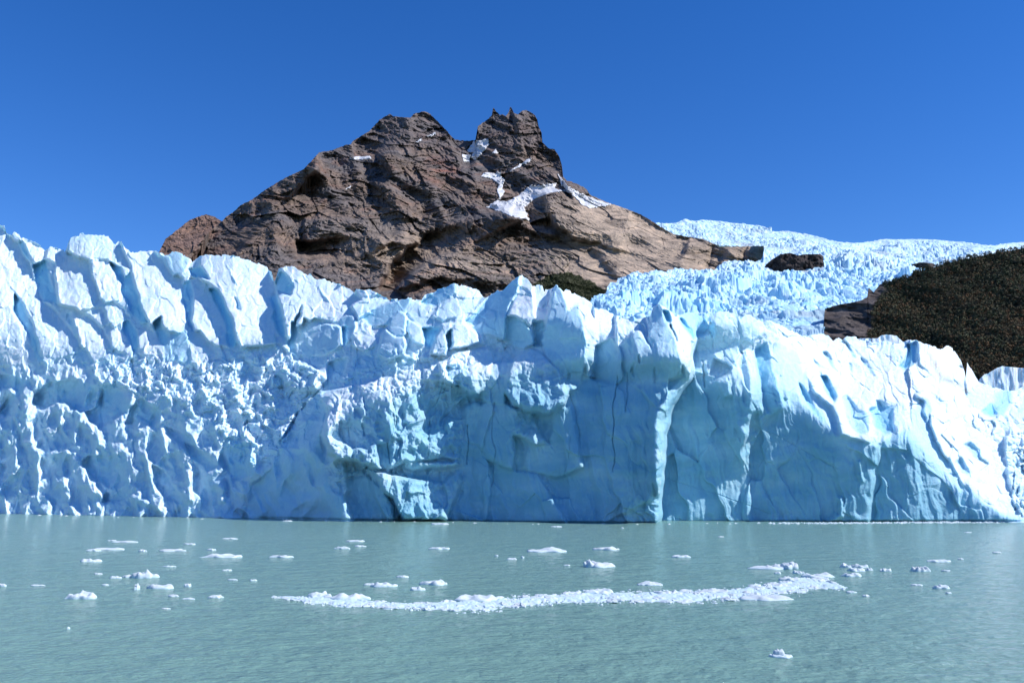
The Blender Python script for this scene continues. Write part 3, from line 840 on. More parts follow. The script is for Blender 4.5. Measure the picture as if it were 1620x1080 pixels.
# ------------------------------------------------------------------ icefall behind the front
FALLSKY = [(925, 492), (940, 466), (955, 460), (962, 450), (975, 448), (985, 443), (1000, 441), (1010, 436), (1022, 434), (1035, 430), (1050, 428), (1060, 432),
           (1080, 430), (1100, 427), (1120, 428), (1135, 424), (1150, 414), (1180, 411), (1205, 408), (1209, 398), (1213, 390), (1214, 389),
           (1216, 385), (1700, 385)]


def fall_Y(PX, PY):
    """distance of the icefall surface along each line of sight: a valley glacier climbing away."""
    y = PY + 14 * noise(PX / 160, PY / 60, 0, 91)
    Y = np.interp(-y, [-566, -540, -505, -470, -440, -410, -380, -350, -335], [440, 520, 780, 1060, 1350, 1750, 2250, 2750, 2900])
    return Y


def build_icefall():
    sk2 = np.array([(900, 500), (925, 490), (940, 468), (955, 462), (985, 444), (1010, 436), (1060, 431), (1100, 428), (1128, 426),
                    (1150, 415), (1185, 411), (1205, 409), (1212, 400), (1214, 375), (1216, 372), (1700, 380)], float)
    top = np.array([(900, 500), (925, 490), (940, 468), (955, 462), (985, 444), (1010, 437), (1060, 431), (1100, 428), (1128, 427), (1150, 416), (1185, 412), (1204, 410), (1207, 402),
                    (1210, 360), (1225, 362), (1248, 361), (1262, 364), (1285, 367), (1300, 371), (1325, 378), (1345, 380), (1370, 378), (1400, 374),
                    (1430, 373), (1460, 373), (1490, 375), (1520, 378), (1545, 381), (1570, 384), (1600, 379), (1620, 378), (1700, 372)], float)
    def sheet(name, px, yt, yb, nr, lab, Yfun, amp, lims=None):
        t = np.linspace(0, 1, nr)[:, None]
        PX = np.repeat(px[None], nr, 0)
        PY = yb[None] * (1 - t) + yt[None] * t
        Y = Yfun(PX, PY)
        X, Y, Z = world(PX, PY, Y)
        k = np.clip(Y / 800, .5, 1.8)
        wX = X + 5 * noise(X / 20, Y / 20, 0, 101); wY = Y * .8 + 5 * noise(X / 20, Y / 20, 5, 102)
        c1 = cells(wX / 12, wY / 15, 103); c2 = cells(wX / 4.2, wY / 5, 104)
        big = cells(wX / 30, wY / 30, 111)
        bz_ = smooth01(.5 + 2.2 * noise(X / 130 + 7, Y / 170, 0, 112)) * smooth01((PY - 380) / 60)
        zone = .45 + .6 * smooth01(.5 + 1.2 * noise(X / 110, Y / 150, 0, 105))
        h = (c1[2]) * 6 + (c1[3] - .5) * 9 * c1[5] + (c1[4] - .6) * 8 * c1[6] - 5 * np.exp(-((c1[1] - c1[0]) / .12) ** 2)
        h2 = (c2[2]) * 3.0 + (c2[3] - .5) * 4 * c2[5] + (c2[4] - .6) * 4 * c2[6]
        H = (h * .75 + h2 + 1.6 * fbm(X / 2.5, Y / 2.5, 0, 2, 106) + bz_ * (big[2] * 16 + 16 * (big[3] - .5) * big[5] + 14 * (big[4] - .5) * big[6]) + 9 * (.6 - 2 * np.abs(noise(X / 110, (Y + .3 * X) / 34, 0, 113)))) * zone * amp * k
        edge = smooth01((1 - t) * nr / 12)
        if lims:
            edge = edge * (.25 + .75 * smooth01((PY - lims[0][None]) / 22))
            edge = edge * (1 - .8 * (1 - smooth01((PX - 1206) / 30)) * (PX > 1200) * (PY < 395))
            edge = edge * (1 - .3 * smooth01((PX - 1235) / 50) * smooth01((PY - 452) / 25) * (PX < 1330))
            edge = edge * (1 - .85 * np.exp(-(((PX - 1257) / 56) ** 2 + ((PY - 428) / 15) ** 2))) * (1 - .6 * np.exp(-(((PX - 1462) / 26) ** 2 + ((PY - 428) / 12) ** 2)))
        H = blur(H, .9) * (.62 + .38 * smooth01((PY - 395) / 60))
        H = H * (.35 + .65 * edge) + amp * k * (9 * noise(X / 75, Y / 110, 0, 109) + 5 * noise(X / 30, Y / 40, 0, 110)) * edge
        Z = Z + H - 3.5 * amp * k
        dirt = np.clip(.02 + .9 * noise(X / 60 + Y / 90, Y / 200, 0, 107) - .18, 0, .45) * (PX > 1150)
        P3 = np.stack([X, Y, Z], -1)
        P3 = add_back(P3, [(15, -2), (60, -25), (120, -80)])
        dirt = np.concatenate([dirt, np.repeat(dirt[-1:], 3, 0)])
        blue_tint = np.clip(.22 + .5 * noise(X / 9, Y / 9, 0, 108) + .3 * smooth01((PY - 400) / 90), 0, 1)
        blue_tint = np.concatenate([blue_tint, np.repeat(blue_tint[-1:], 3, 0)])
        mask = None; V = P3.reshape(-1, 3); at = [blue_tint.reshape(-1), dirt.reshape(-1)]
        if lims:
            mk = (PY >= lims[0][None]) & (PY <= lims[1][None])
            mk = np.concatenate([mk, np.repeat(mk[-1:], 3, 0)])
            V, q, at = compact(V, grid_quads(nr + 3, len(px), mk), at)
        else:
            q = grid_quads(nr + 3, len(px))
        o = mesh_np(name, V, q, M_FALL, smooth=False, attrs={'blue_tint': at[0], 'dirt': at[1]})
        tag(o, lab, 'icefall', kind='structure')
    px = np.arange(915, 1700, .75)
    t3 = top.copy(); t3[:14] = [(900 + i, 361) for i in range(14)]
    lim = np.interp(px, top[:, 0], top[:, 1])
    low = np.interp(px, [1301, 1302, 1306, 1345, 1378, 1420, 1450, 1485, 1560, 1700], [566, 566, 503, 500, 488, 472, 464, 452, 434, 410])
    sheet('glacier_icefall', px, np.interp(px, t3[:, 0], t3[:, 1]) + 2, np.full(len(px), 566.0), 1000,
          'broken blue and white icefall tumbling down between mountain and wooded hill', fall_Y, 1.0, (lim, low))
    # upper lobe, left of the main fall, ending above the rock cliff
    px = np.arange(1030, 1222, .75)
    t2 = np.array([(1030, 356), (1042, 351), (1075, 349), (1110, 345), (1125, 346), (1140, 347), (1160, 350), (1185, 352), (1200, 354), (1212, 358), (1222, 361)], float)
    b2 = np.array([(1030, 358), (1045, 359), (1065, 371), (1090, 374), (1130, 388), (1160, 389), (1200, 388), (1222, 391)], float)
    sheet('glacier_icefall', px, np.interp(px, t2[:, 0], t2[:, 1]) + 1.5, np.interp(px, b2[:, 0], b2[:, 1]), 240,
          'upper ice lobe spilling over the brown rock cliff', lambda a, b: np.interp(-b, [-392, -345], [2640, 3100]), .8)


build_icefall()

# ------------------------------------------------------------------ mountain
MSKY = [(235, 440), (290, 412), (310, 392), (330, 368), (352, 349), (358, 343), (372, 333), (380, 325), (400, 315), (420, 300), (450, 282), (480, 268), (497, 250), (505, 241),
        (525, 238), (545, 230), (555, 228), (560, 222), (585, 207), (600, 190), (612, 183), (617, 180), (622, 184), (640, 186), (650, 186),
        (655, 180), (672, 176), (680, 180), (690, 190), (700, 200), (708, 208), (712, 214), (720, 221), (735, 223), (752, 222), (756, 200), (770, 190),
        (778, 183), (780, 171), (782, 171), (785, 177), (791, 182), (795, 181), (800, 184), (805, 177), (807, 169), (810, 172), (813, 179), (820, 181), (825, 176), (832, 174), (840, 178), (846, 182), (850, 189), (852, 200),
        (857, 210), (858, 225), (868, 235), (877, 236), (885, 248), (889, 262), (891, 280), (897, 286), (905, 288), (915, 292), (928, 299), (933, 308), (960, 320),
        (990, 330), (1015, 340), (1035, 352), (1045, 359), (1065, 370), (1090, 375), (1112, 378), (1130, 386), (1140, 391), (1170, 390), (1210, 389), (1218, 400), (1260, 440)]
MP = []
def g(off, gx, gz, *pts):
    MP.append((pts, off, gx, gz))

g(0, -.75, .0, (290, 430), (350, 345), (420, 296), (500, 240), (515, 262), (480, 290), (425, 335), (385, 385), (350, 430))
g(-20, .3, .0, (505, 241), (558, 224), (556, 262), (530, 285), (505, 275))
g(10, -.45, -.35, (556, 224), (612, 178), (655, 182), (652, 222), (640, 236), (600, 240), (560, 250))
g(0, .35, -.1, (655, 176), (680, 176), (712, 212), (690, 212), (665, 222), (653, 205))
g(-20, .35, .1, (595, 245), (640, 236), (700, 215), (725, 240), (735, 290), (715, 310), (660, 300), (620, 280))
g(120, -.3, 0, (712, 216), (756, 216), (755, 250), (745, 262), (728, 262))
g(0, -.5, -.35, (753, 205), (775, 180), (800, 180), (820, 205), (832, 245), (812, 268), (775, 275), (750, 255))
g(-10, .35, -.25, (808, 165), (850, 180), (860, 228), (885, 250), (870, 268), (840, 246), (828, 225), (816, 200))
g(-20, .1, -.1, (836, 250), (868, 265), (892, 262), (893, 285), (860, 292), (845, 285), (800, 300), (798, 285), (815, 268))
g(20, -.1, -.4, (520, 310), (580, 300), (700, 315), (760, 325), (745, 345), (660, 345), (560, 345), (500, 335))
g(-10, .25, .1, (480, 345), (560, 347), (660, 348), (620, 372), (560, 385), (480, 380))
g(40, -.6, -.1, (470, 385), (560, 372), (620, 380), (590, 400), (520, 410), (470, 405))
g(50, -.75, .0, (600, 460), (625, 410), (680, 370), (745, 345), (800, 330), (835, 345), (790, 365), (720, 395), (660, 425), (625, 460))
g(-30, .15, .35, (620, 460), (660, 425), (720, 395), (800, 368), (860, 365), (940, 400), (980, 440), (900, 470), (780, 450), (700, 440))
g(-40, -.75, .0, (832, 352), (840, 322), (862, 305), (880, 308), (868, 330), (862, 358), (885, 378), (860, 372))
g(-40, .35, .2, (862, 305), (885, 303), (930, 330), (1000, 352), (1060, 378), (1120, 392), (1110, 420), (1000, 400), (930, 385), (880, 362), (866, 335))
g(-10, .4, .1, (890, 285), (935, 306), (1060, 366), (1120, 385), (1060, 380), (980, 345), (915, 325), (895, 300))
g(10, .25, -.1, (1090, 378), (1135, 388), (1150, 400), (1140, 425), (1110, 430), (1060, 420), (1080, 400))
g(-20, .1, -.2, (1150, 392), (1180, 388), (1178, 408), (1150, 418), (1138, 420))
g(-20, .1, -.3, (1180, 386), (1214, 388), (1210, 408), (1180, 412))
MR = [([(505, 265), (520, 300), (560, 340), (600, 380)], 14, 30), ([(620, 240), (610, 290), (640, 340), (640, 380)], 16, 35), ([(720, 240), (735, 290), (760, 330)], 12, 30),
      ([(420, 310), (440, 350), (430, 400)], 16, 30), ([(840, 250), (870, 285)], 8, 20), ([(560, 250), (570, 290)], 10, 25),
      ([(680, 360), (760, 350), (800, 345), (840, 360)], 10, 25), ([(900, 320), (960, 345), (1040, 372)], 12, 15), ([(680, 300), (700, 340)], 10, 25)]
MC = [([(735, 262), (740, 300), (775, 330)], 10, 40), ([(590, 300), (600, 350), (590, 380)], 9, 30), ([(480, 275), (500, 330), (480, 380)], 9, 30), ([(860, 350), (900, 380), (940, 390)], 6, 25),
      ([(1130, 390), (1125, 410), (1115, 425)], 4, 25), ([(700, 320), (715, 345)], 7, 25), ([(655, 235), (650, 262)], 6, 20), ([(1180, 388), (1178, 412)], 2.5, 15)]
SNOW = [[(800, 319), (815, 312), (837, 294), (856, 292), (881, 289), (878, 297), (897, 302), (881, 304), (866, 307), (844, 316), (831, 327), (818, 324), (806, 322)],
        [(881, 274), (888, 280), (897, 293), (919, 306), (948, 317), (967, 323), (957, 327), (932, 329), (919, 323), (911, 313), (896, 303), (887, 289)],
        [(768, 327), (787, 316), (806, 320), (828, 325), (834, 338), (839, 350), (822, 345), (803, 340), (784, 332)],
        [(759, 280), (765, 272), (790, 273), (799, 285), (795, 297), (799, 304), (790, 317), (786, 304), (787, 290), (774, 281)],
        [(804, 272), (822, 259), (842, 247), (840, 254), (819, 266)],
        [(748, 224), (771, 219), (775, 228), (763, 242), (752, 253), (744, 250), (748, 242), (738, 239)],
        [(730, 244), (745, 245), (743, 256), (734, 256)], [(777, 243), (784, 235), (790, 243)],
        [(655, 226), (667, 218), (666, 224)], [(673, 217), (690, 207), (687, 215)], [(551, 249), (585, 246), (587, 251), (555, 253)],
        [(544, 300), (556, 293), (554, 298)]]
SNOWLAB = ['widest white snow patch, spread across the saddle right of the twin summits', 'long white snow strip running down the right skyline ridge',
           'dusty pale snow patch hanging below the wide saddle patch', 'narrow snow gully dropping between the two summits',
           'thin slanting snow streak under the right summit tower', 'shaded snow patch filling the notch between the summits',
           'small bright snow patch at the left foot of the summit notch', 'tiny triangular snow spot on the right summit tower',
           'tiny snow streak left of the left summit knob', 'thin snow streak on the shoulder right of the left summit',
           'flat thin snow ledge below the left summit', 'tiny snow sliver low on the left mountain face']


def rock_colours(PX, PY, X, Y, Z):
    n1 = fbm(X / 260, Z / 120 + X / 500, Y / 300, 4, 121)[..., None]
    n2 = fbm(X / 120, Z / 50 - X / 160, Y / 150, 4, 122)[..., None]
    grey = np.array([.112, .104, .107]); brown = np.array([.15, .115, .096]); red = np.array([.17, .105, .085]); tan = np.array([.36, .29, .225]); dark = np.array([.045, .043, .046])
    c = grey + 0 * n1
    c = c + (brown - c) * smooth01(.5 + 1.8 * n1)
    c = c + (red - c) * (.6 * smooth01((n2 - .08) * 5))
    c = c + (dark - c) * (.6 * smooth01((-n2 - .15) * 5))
    tz = smooth01((PX - 800) / 150) * smooth01((PY - 290) / 40)
    tz = np.maximum(tz, .55 * np.exp(-(((PX - 620) / 110) ** 2 + ((PY - 390) / 40) ** 2)) + .5 * np.exp(-(((PX - 760) / 120) ** 2 + ((PY - 420) / 25) ** 2)))[..., None]
    c = c + (tan * (1 + .5 * n2) - c) * tz * .85
    up = (smooth01((250 - PY) / 30) * .55)[..., None]
    c = c + (np.array([.125, .11, .112]) - c) * up
    rr = np.exp(-(((PX - 700) / 22) ** 2 + ((PY - 272) / 16) ** 2))[..., None] * .8
    c = c + (np.array([.26, .11, .08]) - c) * rr * smooth01(.6 + 2 * n2)
    # low scrub at the foot of the slope
    sc = inpoly(PX + 6 * noise(PX / 8, PY / 8, 0, 124), PY + 4 * noise(PX / 8, PY / 8, 3, 125), [(840, 452), (868, 435), (900, 430), (935, 445), (960, 462), (962, 500), (840, 500)])[..., None]
    sp = (noise(PX / 4, PY / 3, 0, 126) > .22)[..., None] * (PY > 405)[..., None] * (PX < 900)[..., None] * .6
    c = c + (np.array([.035, .045, .018]) - c) * np.maximum(sc * .92, sp * smooth01((PX[..., None] - 700) / 80))
    return np.clip(c, .01, .6)


def mountain_sheet(name, sky, xa, xb, yb, nx, ny, Yb, Yt, ytref, regions, amp, seed, lab, parent=None, redden=0):
    px = np.linspace(xa, xb, nx)
    dpx = (xb - xa) / nx
    sk = np.array(sky, float)
    yc = np.interp(px, sk[:, 0], sk[:, 1]) + 1.1 * noise(px / 5, 0, 0, seed) + .8 * noise(px / 1.8, 0, 4, seed + 1)
    t = np.linspace(0, 1, ny)[:, None]
    ycs = blur(np.repeat(yc[None], 2, 0), 16)[0]
    PX = np.repeat(px[None], ny, 0); PY = yb * (1 - t) + ycs[None] * t + (yc - ycs)[None] * smooth01((t - .8) / .2)
    Y = Yb + (Yt - Yb) * (yb - PY) / (yb - ytref)
    sc = Y / F
    gy = np.arange(yb + 2, yc.min() - 3, -1.0)
    R = np.zeros_like(PX)
    if regions:
        GX = np.repeat(px[None], len(gy), 0); GY = np.repeat(gy[:, None], nx, 1)
        gs = (Yb + (Yt - Yb) * (yb - GY) / (yb - ytref)) / F
        wx = GX + 6 * noise(GX / 30, GY / 30, 0, seed + 2) + 3 * noise(GX / 9, GY / 9, 0, seed + 3)
        wy = GY + 6 * noise(GX / 30, GY / 30, 6, seed + 4) + 3 * noise(GX / 9, GY / 9, 6, seed + 5)
        R = np.zeros_like(GX)
        for pts, off, gx, gz in MP:
            k = inpoly(wx, wy, pts)
            cx = sum(p[0] for p in pts) / len(pts); cy = sum(p[1] for p in pts) / len(pts)
            R[k] = (1.3 * off + 2.0 * gx * (wx - cx) * gs - gz * (wy - cy) * gs)[k]
        R = .6 * blur(R, 2.0) + .4 * blur(R, 6)
        for pts, w, h in MR: R -= 1.8 * h * np.exp(-(polydist(wx, wy, pts) / w) ** 2)
        for pts, w, h in MC: R += .9 * h * np.exp(-(polydist(wx, wy, pts) / w) ** 2)
        R = to_cols(R, gy, PY)
    Yn = Y + R
    ax, bz = ray(PX, PY)
    X = Y * ax; Z = Y * bz
    # slanting ribs, gullies and benches
    u = X + .45 * Z; v = Z - .25 * X
    wu = u + 45 * noise(u / 160, v / 160, 0, seed + 6); wv = v + 45 * noise(u / 160, v / 160, 4, seed + 7)
    smoothz = 1 - .68 * smooth01((PX - 840) / 120) * smooth01((PY - 300) / 30)
    n = 75 * billow(wu / 190, wv / 260, 0, 2, seed + 8) + 26 * billow(wu / 62, wv / 95, 3, 3, seed + 9) * smoothz + 20 * billow(wu / 20, wv / 24, 3, 3, seed + 10) * smoothz
    n = n + 5 * fbm(X / 7, Z / 7, 0, 3, seed + 11)
    for sz, am in ((105, .6), (46, .55), (19, .5)):
        cf = cells((wu + .3 * wv) / sz, wv / (sz * 1.5), seed + 13 + sz)
        n = n + am * smoothz * sz * ((cf[3] - .5) * 1.6 * cf[5] - (cf[4] - .5) * 1.6 * cf[6] + (cf[2] - .5) * .5)
    bench = np.abs(((wv / 42 + .6 * noise(wu / 120, wv / 90, 1, seed + 12)) % 1) - .5) * 2
    n = n + 5 * bench * smoothz
    Yn = Yn + amp * n
    X, Yn, Z = world(PX, PY, Yn)
    P3 = np.stack([X, Yn, Z], -1)
    col = rock_colours(PX, PY, X, Yn, Z)
    if redden: col = col * (1 - redden) + np.array([.20, .12, .09]) * redden
    P4 = add_back(P3, [(12, 1), (60, -15), (200, -120), (700, -700)])
    col = np.concatenate([col, np.repeat(col[-1:], 4, 0)])
    o = mesh_np(name, P4.reshape(-1, 3), grid_quads(ny + 4, nx), M_ROCK, parent=parent, smooth=True, cols={'col': col})
    tag(o, lab, 'mountain', kind='structure')
    return PX, PY, P3, o


PX, PY, MP3, mobj = mountain_sheet('mountain', MSKY, 235, 1258, 515, 1350, 560, 1900, 3600, 175, True, 1.0, 140,
                                   'twin peaked brown rock mountain behind the glacier')
mountain_sheet('mountain', [(225, 430), (250, 402), (262, 378), (285, 360), (300, 348), (325, 339), (340, 343), (350, 350), (400, 372), (450, 420)], 225, 450, 470, 380, 300, 3500, 4400, 338, False, .7, 170,
               'smaller reddish rock peak behind the left foot of the main mountain', redden=.55)


def build_snow():
    Ys = blur(MP3[..., 1], 2.5)
    for pts, lab in zip(SNOW, SNOWLAB):
        big = (max(p[0] for p in pts) - min(p[0] for p in pts)) > 20
        a = 2.2 if big else 1.0
        k = inpoly(PX + a * noise(PX / 5, PY / 5, 0, 181), PY + a * noise(PX / 5, PY / 5, 3, 182), pts)
        r, c = np.where(k)
        if len(r) < 12: continue
        r0, r1, c0, c1 = max(0, r.min() - 2), r.max() + 3, max(0, c.min() - 2), c.max() + 3
        sub = (slice(r0, r1), slice(c0, c1))
        ins = np.clip(blur(k.astype(float), 1.5)[sub] * 2 - 1, 0, 1) * .6 + .4
        Yn = np.minimum(Ys[sub], MP3[sub][..., 1]) - 15 * ins
        X, Y, Z = world(PX[sub], PY[sub], Yn)
        V = np.stack([X, Y, Z], -1)
        q = grid_quads(*k[sub].shape, mask=k[sub])
        if not len(q): continue
        V, q, _ = compact(V.reshape(-1, 3), q)
        d = np.clip(.25 + .9 * noise(V[:, 0] / 30, V[:, 2] / 18, 0, 183), 0, .5) * .6
        o = mesh_np('snow_patch', V, q, M_SNOW, parent=mobj, attrs={'blue_tint': d * 0, 'dirt': d})
        sm = o.modifiers.new('thick', 'SOLIDIFY'); sm.thickness = 6; sm.offset = -1
        o['label'] = lab


build_snow()


# ------------------------------------------------------------------ rock outcrops in the icefall, hill, forest
def lump_rock(name, sky, yb, Yd, lab, col):
    sk = np.array(sky, float)
    px = np.arange(sk[0, 0], sk[-1, 0], .7)
    yc = np.interp(px, sk[:, 0], sk[:, 1]) + 1.0 * noise(px / 4, 0, 0, 191)
    t = np.linspace(0, 1, 60)[:, None]
    PX = np.repeat(px[None], 60, 0); PY = yb * (1 - t) + yc[None] * t
    ax, bz = ray(PX, PY)
    w = (px - px[0]) / (px[-1] - px[0])
    D = (Yd / F) * 25 * (np.abs(w - .5) * 2) ** 2 + 22 * billow(ax * Yd / 22, bz * Yd / 26, 0, 4, 192) + 5 * fbm(ax * Yd / 5, bz * Yd / 5, 0, 3, 193)
    X, Y, Z = world(PX, PY, Yd + D)
    P3 = add_back(np.stack([X, Y, Z], -1), [(4, .5), (20, -4), (50, -60)])
    c = np.ones(P3.shape) * np.array(col) * (1 + .5 * noise(P3[..., 0] / 15, P3[..., 2] / 8, 0, 194))[..., None]
    o = mesh_np(name, P3.reshape(-1, 3), grid_quads(*P3.shape[:2]), M_ROCK, cols={'col': c})
    tag(o, lab, 'rock', kind='structure')


lump_rock('rock_outcrop', [(1206, 430), (1212, 418), (1222, 410), (1235, 402), (1250, 400), (1262, 404), (1275, 402), (1298, 402), (1303, 406), (1304, 420), (1303, 428)], 440, 1530,
          'dark rock island standing in the icefall', (.045, .038, .038))
lump_rock('rock_outcrop', [(1438, 424), (1443, 418), (1455, 415), (1475, 416), (1484, 422), (1486, 428)], 440, 1480,
          'small dark rock outcrop between icefall and wooded hill', (.055, .048, .046))

HSKY = [(1303, 520), (1304, 494), (1308, 487), (1330, 481), (1345, 479), (1362, 475), (1372, 470), (1382, 462), (1374, 455), (1392, 450), (1420, 444), (1440, 438), (1448, 430), (1470, 425), (1485, 420),
        (1520, 411), (1560, 403), (1620, 393), (1700, 380)]


def build_hill():
    px = np.arange(1303.5, 1800, .8)
    sk = np.array(sorted(HSKY), float)
    yc = np.interp(px, sk[:, 0], sk[:, 1]) + 1.2 * noise(px / 5, 0, 0, 201)
    yb = np.interp(px, [1303, 1500, 1620, 1700], [560, 610, 640, 650])
    nr = 300
    t = np.linspace(0, 1, nr)[:, None]
    PX = np.repeat(px[None], nr, 0); PY = yb[None] * (1 - t) + yc[None] * t
    Y = 620 - (PX - 1303) * .30 + (560 - PY) * 1.0
    ax, bz = ray(PX, PY)
    X0 = Y * ax; Z0 = Y * bz
    forest = smooth01((PX - (1395 - (PY - 440) * .35) + 22 * noise(PX / 20, PY / 12, 0, 202)) / 20)
    n = 26 * billow((X0 + Z0) / 70, (Z0 - .5 * X0) / 70, 0, 3, 203) + (1 - forest) * (9 * billow(X0 / 16, Z0 / 12, 0, 4, 204))
    X, Y, Z = world(PX, PY, Y + n)
    P3 = np.stack([X, Y, Z], -1)
    rk = np.array([.11, .095, .09]) * (1 + .7 * noise(X / 12, Z / 7, 0, 205)[..., None]); rk = rk + 0.03 * smooth01((465 - PY) / 15)[..., None]
    so = np.array([.050, .046, .030])
    col = rk * (1 - forest[..., None]) + so * forest[..., None]
    P4 = add_back(P3, [(10, 1), (60, -10), (250, -120)])
    c4 = np.concatenate([col, np.repeat(col[-1:], 3, 0)])
    o = mesh_np('hill', P4.reshape(-1, 3), grid_quads(*P4.shape[:2]), M_ROCK, cols={'col': c4})
    tag(o, 'dark wooded hillside with a bare rock foot on the right', 'hill', kind='structure')
    # the wood that covers it: many small crowns of leaf-sized faces
    r, c = np.where(forest > .45)
    pick = RNG.choice(len(r), 11500, p=None, replace=False)
    pick = pick[np.argsort(pick)]
    V = []; C = []
    base = np.array([[.040, .050, .026], [.052, .056, .030], [.070, .055, .030], [.105, .060, .030], [.045, .046, .030], [.066, .060, .032]])
    for i in pick:
        p = P3[r[i], c[i]]
        h = RNG.uniform(1.9, 3.7)
        hue = noise(np.float32(p[0] / 38), np.float32(p[2] / 22), np.float32(0), 207)
        band = PY[r[i], c[i]]
        pr = .22 + .9 * max(0, float(hue)) + (.22 if band > 465 else 0)
        b = base[RNG.choice([2, 3, 5])] if RNG.random() < pr else base[RNG.choice([0, 1, 4])]
        m = 22
        d = RNG.normal(size=(m, 3)); d /= np.linalg.norm(d, axis=1)[:, None]
        rad = RNG.uniform(.55, 1, (m, 1))
        ctr = p + np.array([0, -1.0, h * .55]) + d * rad * np.array([h * .5, h * .5, h * .55])
        a = RNG.normal(size=(m, 3)); a /= np.linalg.norm(a, axis=1)[:, None]
        e = np.cross(d, a); e /= np.linalg.norm(e, axis=1)[:, None] + 1e-6
        f2 = np.cross(d + .5 * RNG.normal(size=(m, 3)), e)
        f2 /= np.linalg.norm(f2, axis=1)[:, None] + 1e-6
        s = h * .17
        V.append(np.stack([ctr + e * s, ctr - e * s * .5 + f2 * s, ctr - e * s * .5 - f2 * s], 1).reshape(-1, 3))
        cc = b * 1.1 * RNG.uniform(.82, 1.22) * RNG.uniform(.8, 1.25, (m, 1)) * (1 + .35 * float(noise(np.float32(p[0] / 30), np.float32(p[2] / 14), np.float32(2), 208)))
        C.append(np.repeat(cc, 3, 0))
    V = np.concatenate(V); C = np.concatenate(C)
    o = mesh_np('forest', V, np.arange(len(V)).reshape(-1, 3), M_LEAF, smooth=False, cols={'col': C})
    tag(o, 'dark green and rusty beech wood covering the hillside', 'forest', kind='stuff')


build_hill()


def build_scrub():
    k = inpoly(PX + 5 * noise(PX / 8, PY / 8, 0, 124), PY, [(845, 452), (868, 437), (900, 432), (935, 447), (955, 462), (958, 480), (840, 480)])
    r, c = np.where(k)
    pick = RNG.choice(len(r), min(1500, len(r)), replace=False)
    V = []; C = []
    for i in pick:
        p = MP3[r[i], c[i]]; h = RNG.uniform(2.5, 5); m = 14
        d = RNG.normal(size=(m, 3)); d /= np.linalg.norm(d, axis=1)[:, None]
        ctr = p + np.array([0, -4, h * .4]) + d * h * .5
        tri = ctr[:, None, :] + RNG.normal(size=(m, 3, 3)) * h * .22
        V.append(tri.reshape(-1, 3)); C.append(np.repeat(np.array([.030, .040, .016]) * RNG.uniform(.6, 1.5, (m, 1)), 3, 0))
    V = np.concatenate(V); C = np.concatenate(C)
    o = mesh_np('scrub', V, np.arange(len(V)).reshape(-1, 3), M_LEAF, smooth=False, cols={'col': C})
    tag(o, 'dark green scrub at the foot of the mountain', 'scrub', kind='stuff')


build_scrub()


# ------------------------------------------------------------------ floating ice
def ice_mesh(name, w, d, h, seed, flat=.5, ragged=.35):
    """irregular floating slab: a noisy flattened lump with its belly under water."""
    nu, nv = (56, 22) if w > 1.5 else (30, 12)
    u = np.linspace(0, 2 * np.pi, nu, endpoint=False); v = np.linspace(-.5 * np.pi, .5 * np.pi, nv)
    U, Vv = np.meshgrid(u, v)
    cu, su = np.cos(U), np.sin(U)
    out = 1 + ragged * noise(cu * 1.3, su * 1.3, seed * 3.1, 211) * 1.6 + .28 * ragged * noise(cu * 5, su * 5, seed * 1.7, 212)
    cv = np.sign(np.cos(Vv)) * np.abs(np.cos(Vv)) ** .55
    sv = np.sign(np.sin(Vv)) * np.abs(np.sin(Vv)) ** .8
    x = w / 2 * cu * cv * out; y = d / 2 * su * cv * out
    top = 1 + flat * 2.2 * noise(x / w * 4, y / d * 2.5, seed * 2.3, 213) + .35 * noise(x / w * 13, y / d * 7, seed, 214)
    z = np.where(sv > 0, sv * h * np.clip(top, .12, 3), sv * h * .6)
    z = z - .02 * h
    V = np.stack([x, y, z], -1).reshape(-1, 3)
    i = np.arange(nu * nv).reshape(nv, nu)
    j = np.roll(i, -1, 1)
    q = np.stack([i[:-1], j[:-1], j[1:], i[1:]], -1).reshape(-1, 4)
    return V, q


def floe(x, y, wpx, hpx, lab, group=None, name='ice_floe', cat='ice floe', seed=None, flat=.5, ragged=.35, link=True):
    X, Y = water_point(x, y)
    s = Y / F
    w = wpx * s; h = max(.04, hpx * s * .62)
    seed = seed if seed is not None else (x * 7 + y * 3) % 97
    V, q = ice_mesh(name, w, max(w * .55, h * 2), h, seed, flat, ragged)
    fr = np.clip(.55 - V[:, 2] / h, 0, .7)
    o = mesh_np(name, V, q, M_FLOE, attrs={'blue_tint': fr, 'dirt': fr * 0})
    o.location = (X, Y, 0)
    tag(o, lab, cat, group)
    return o


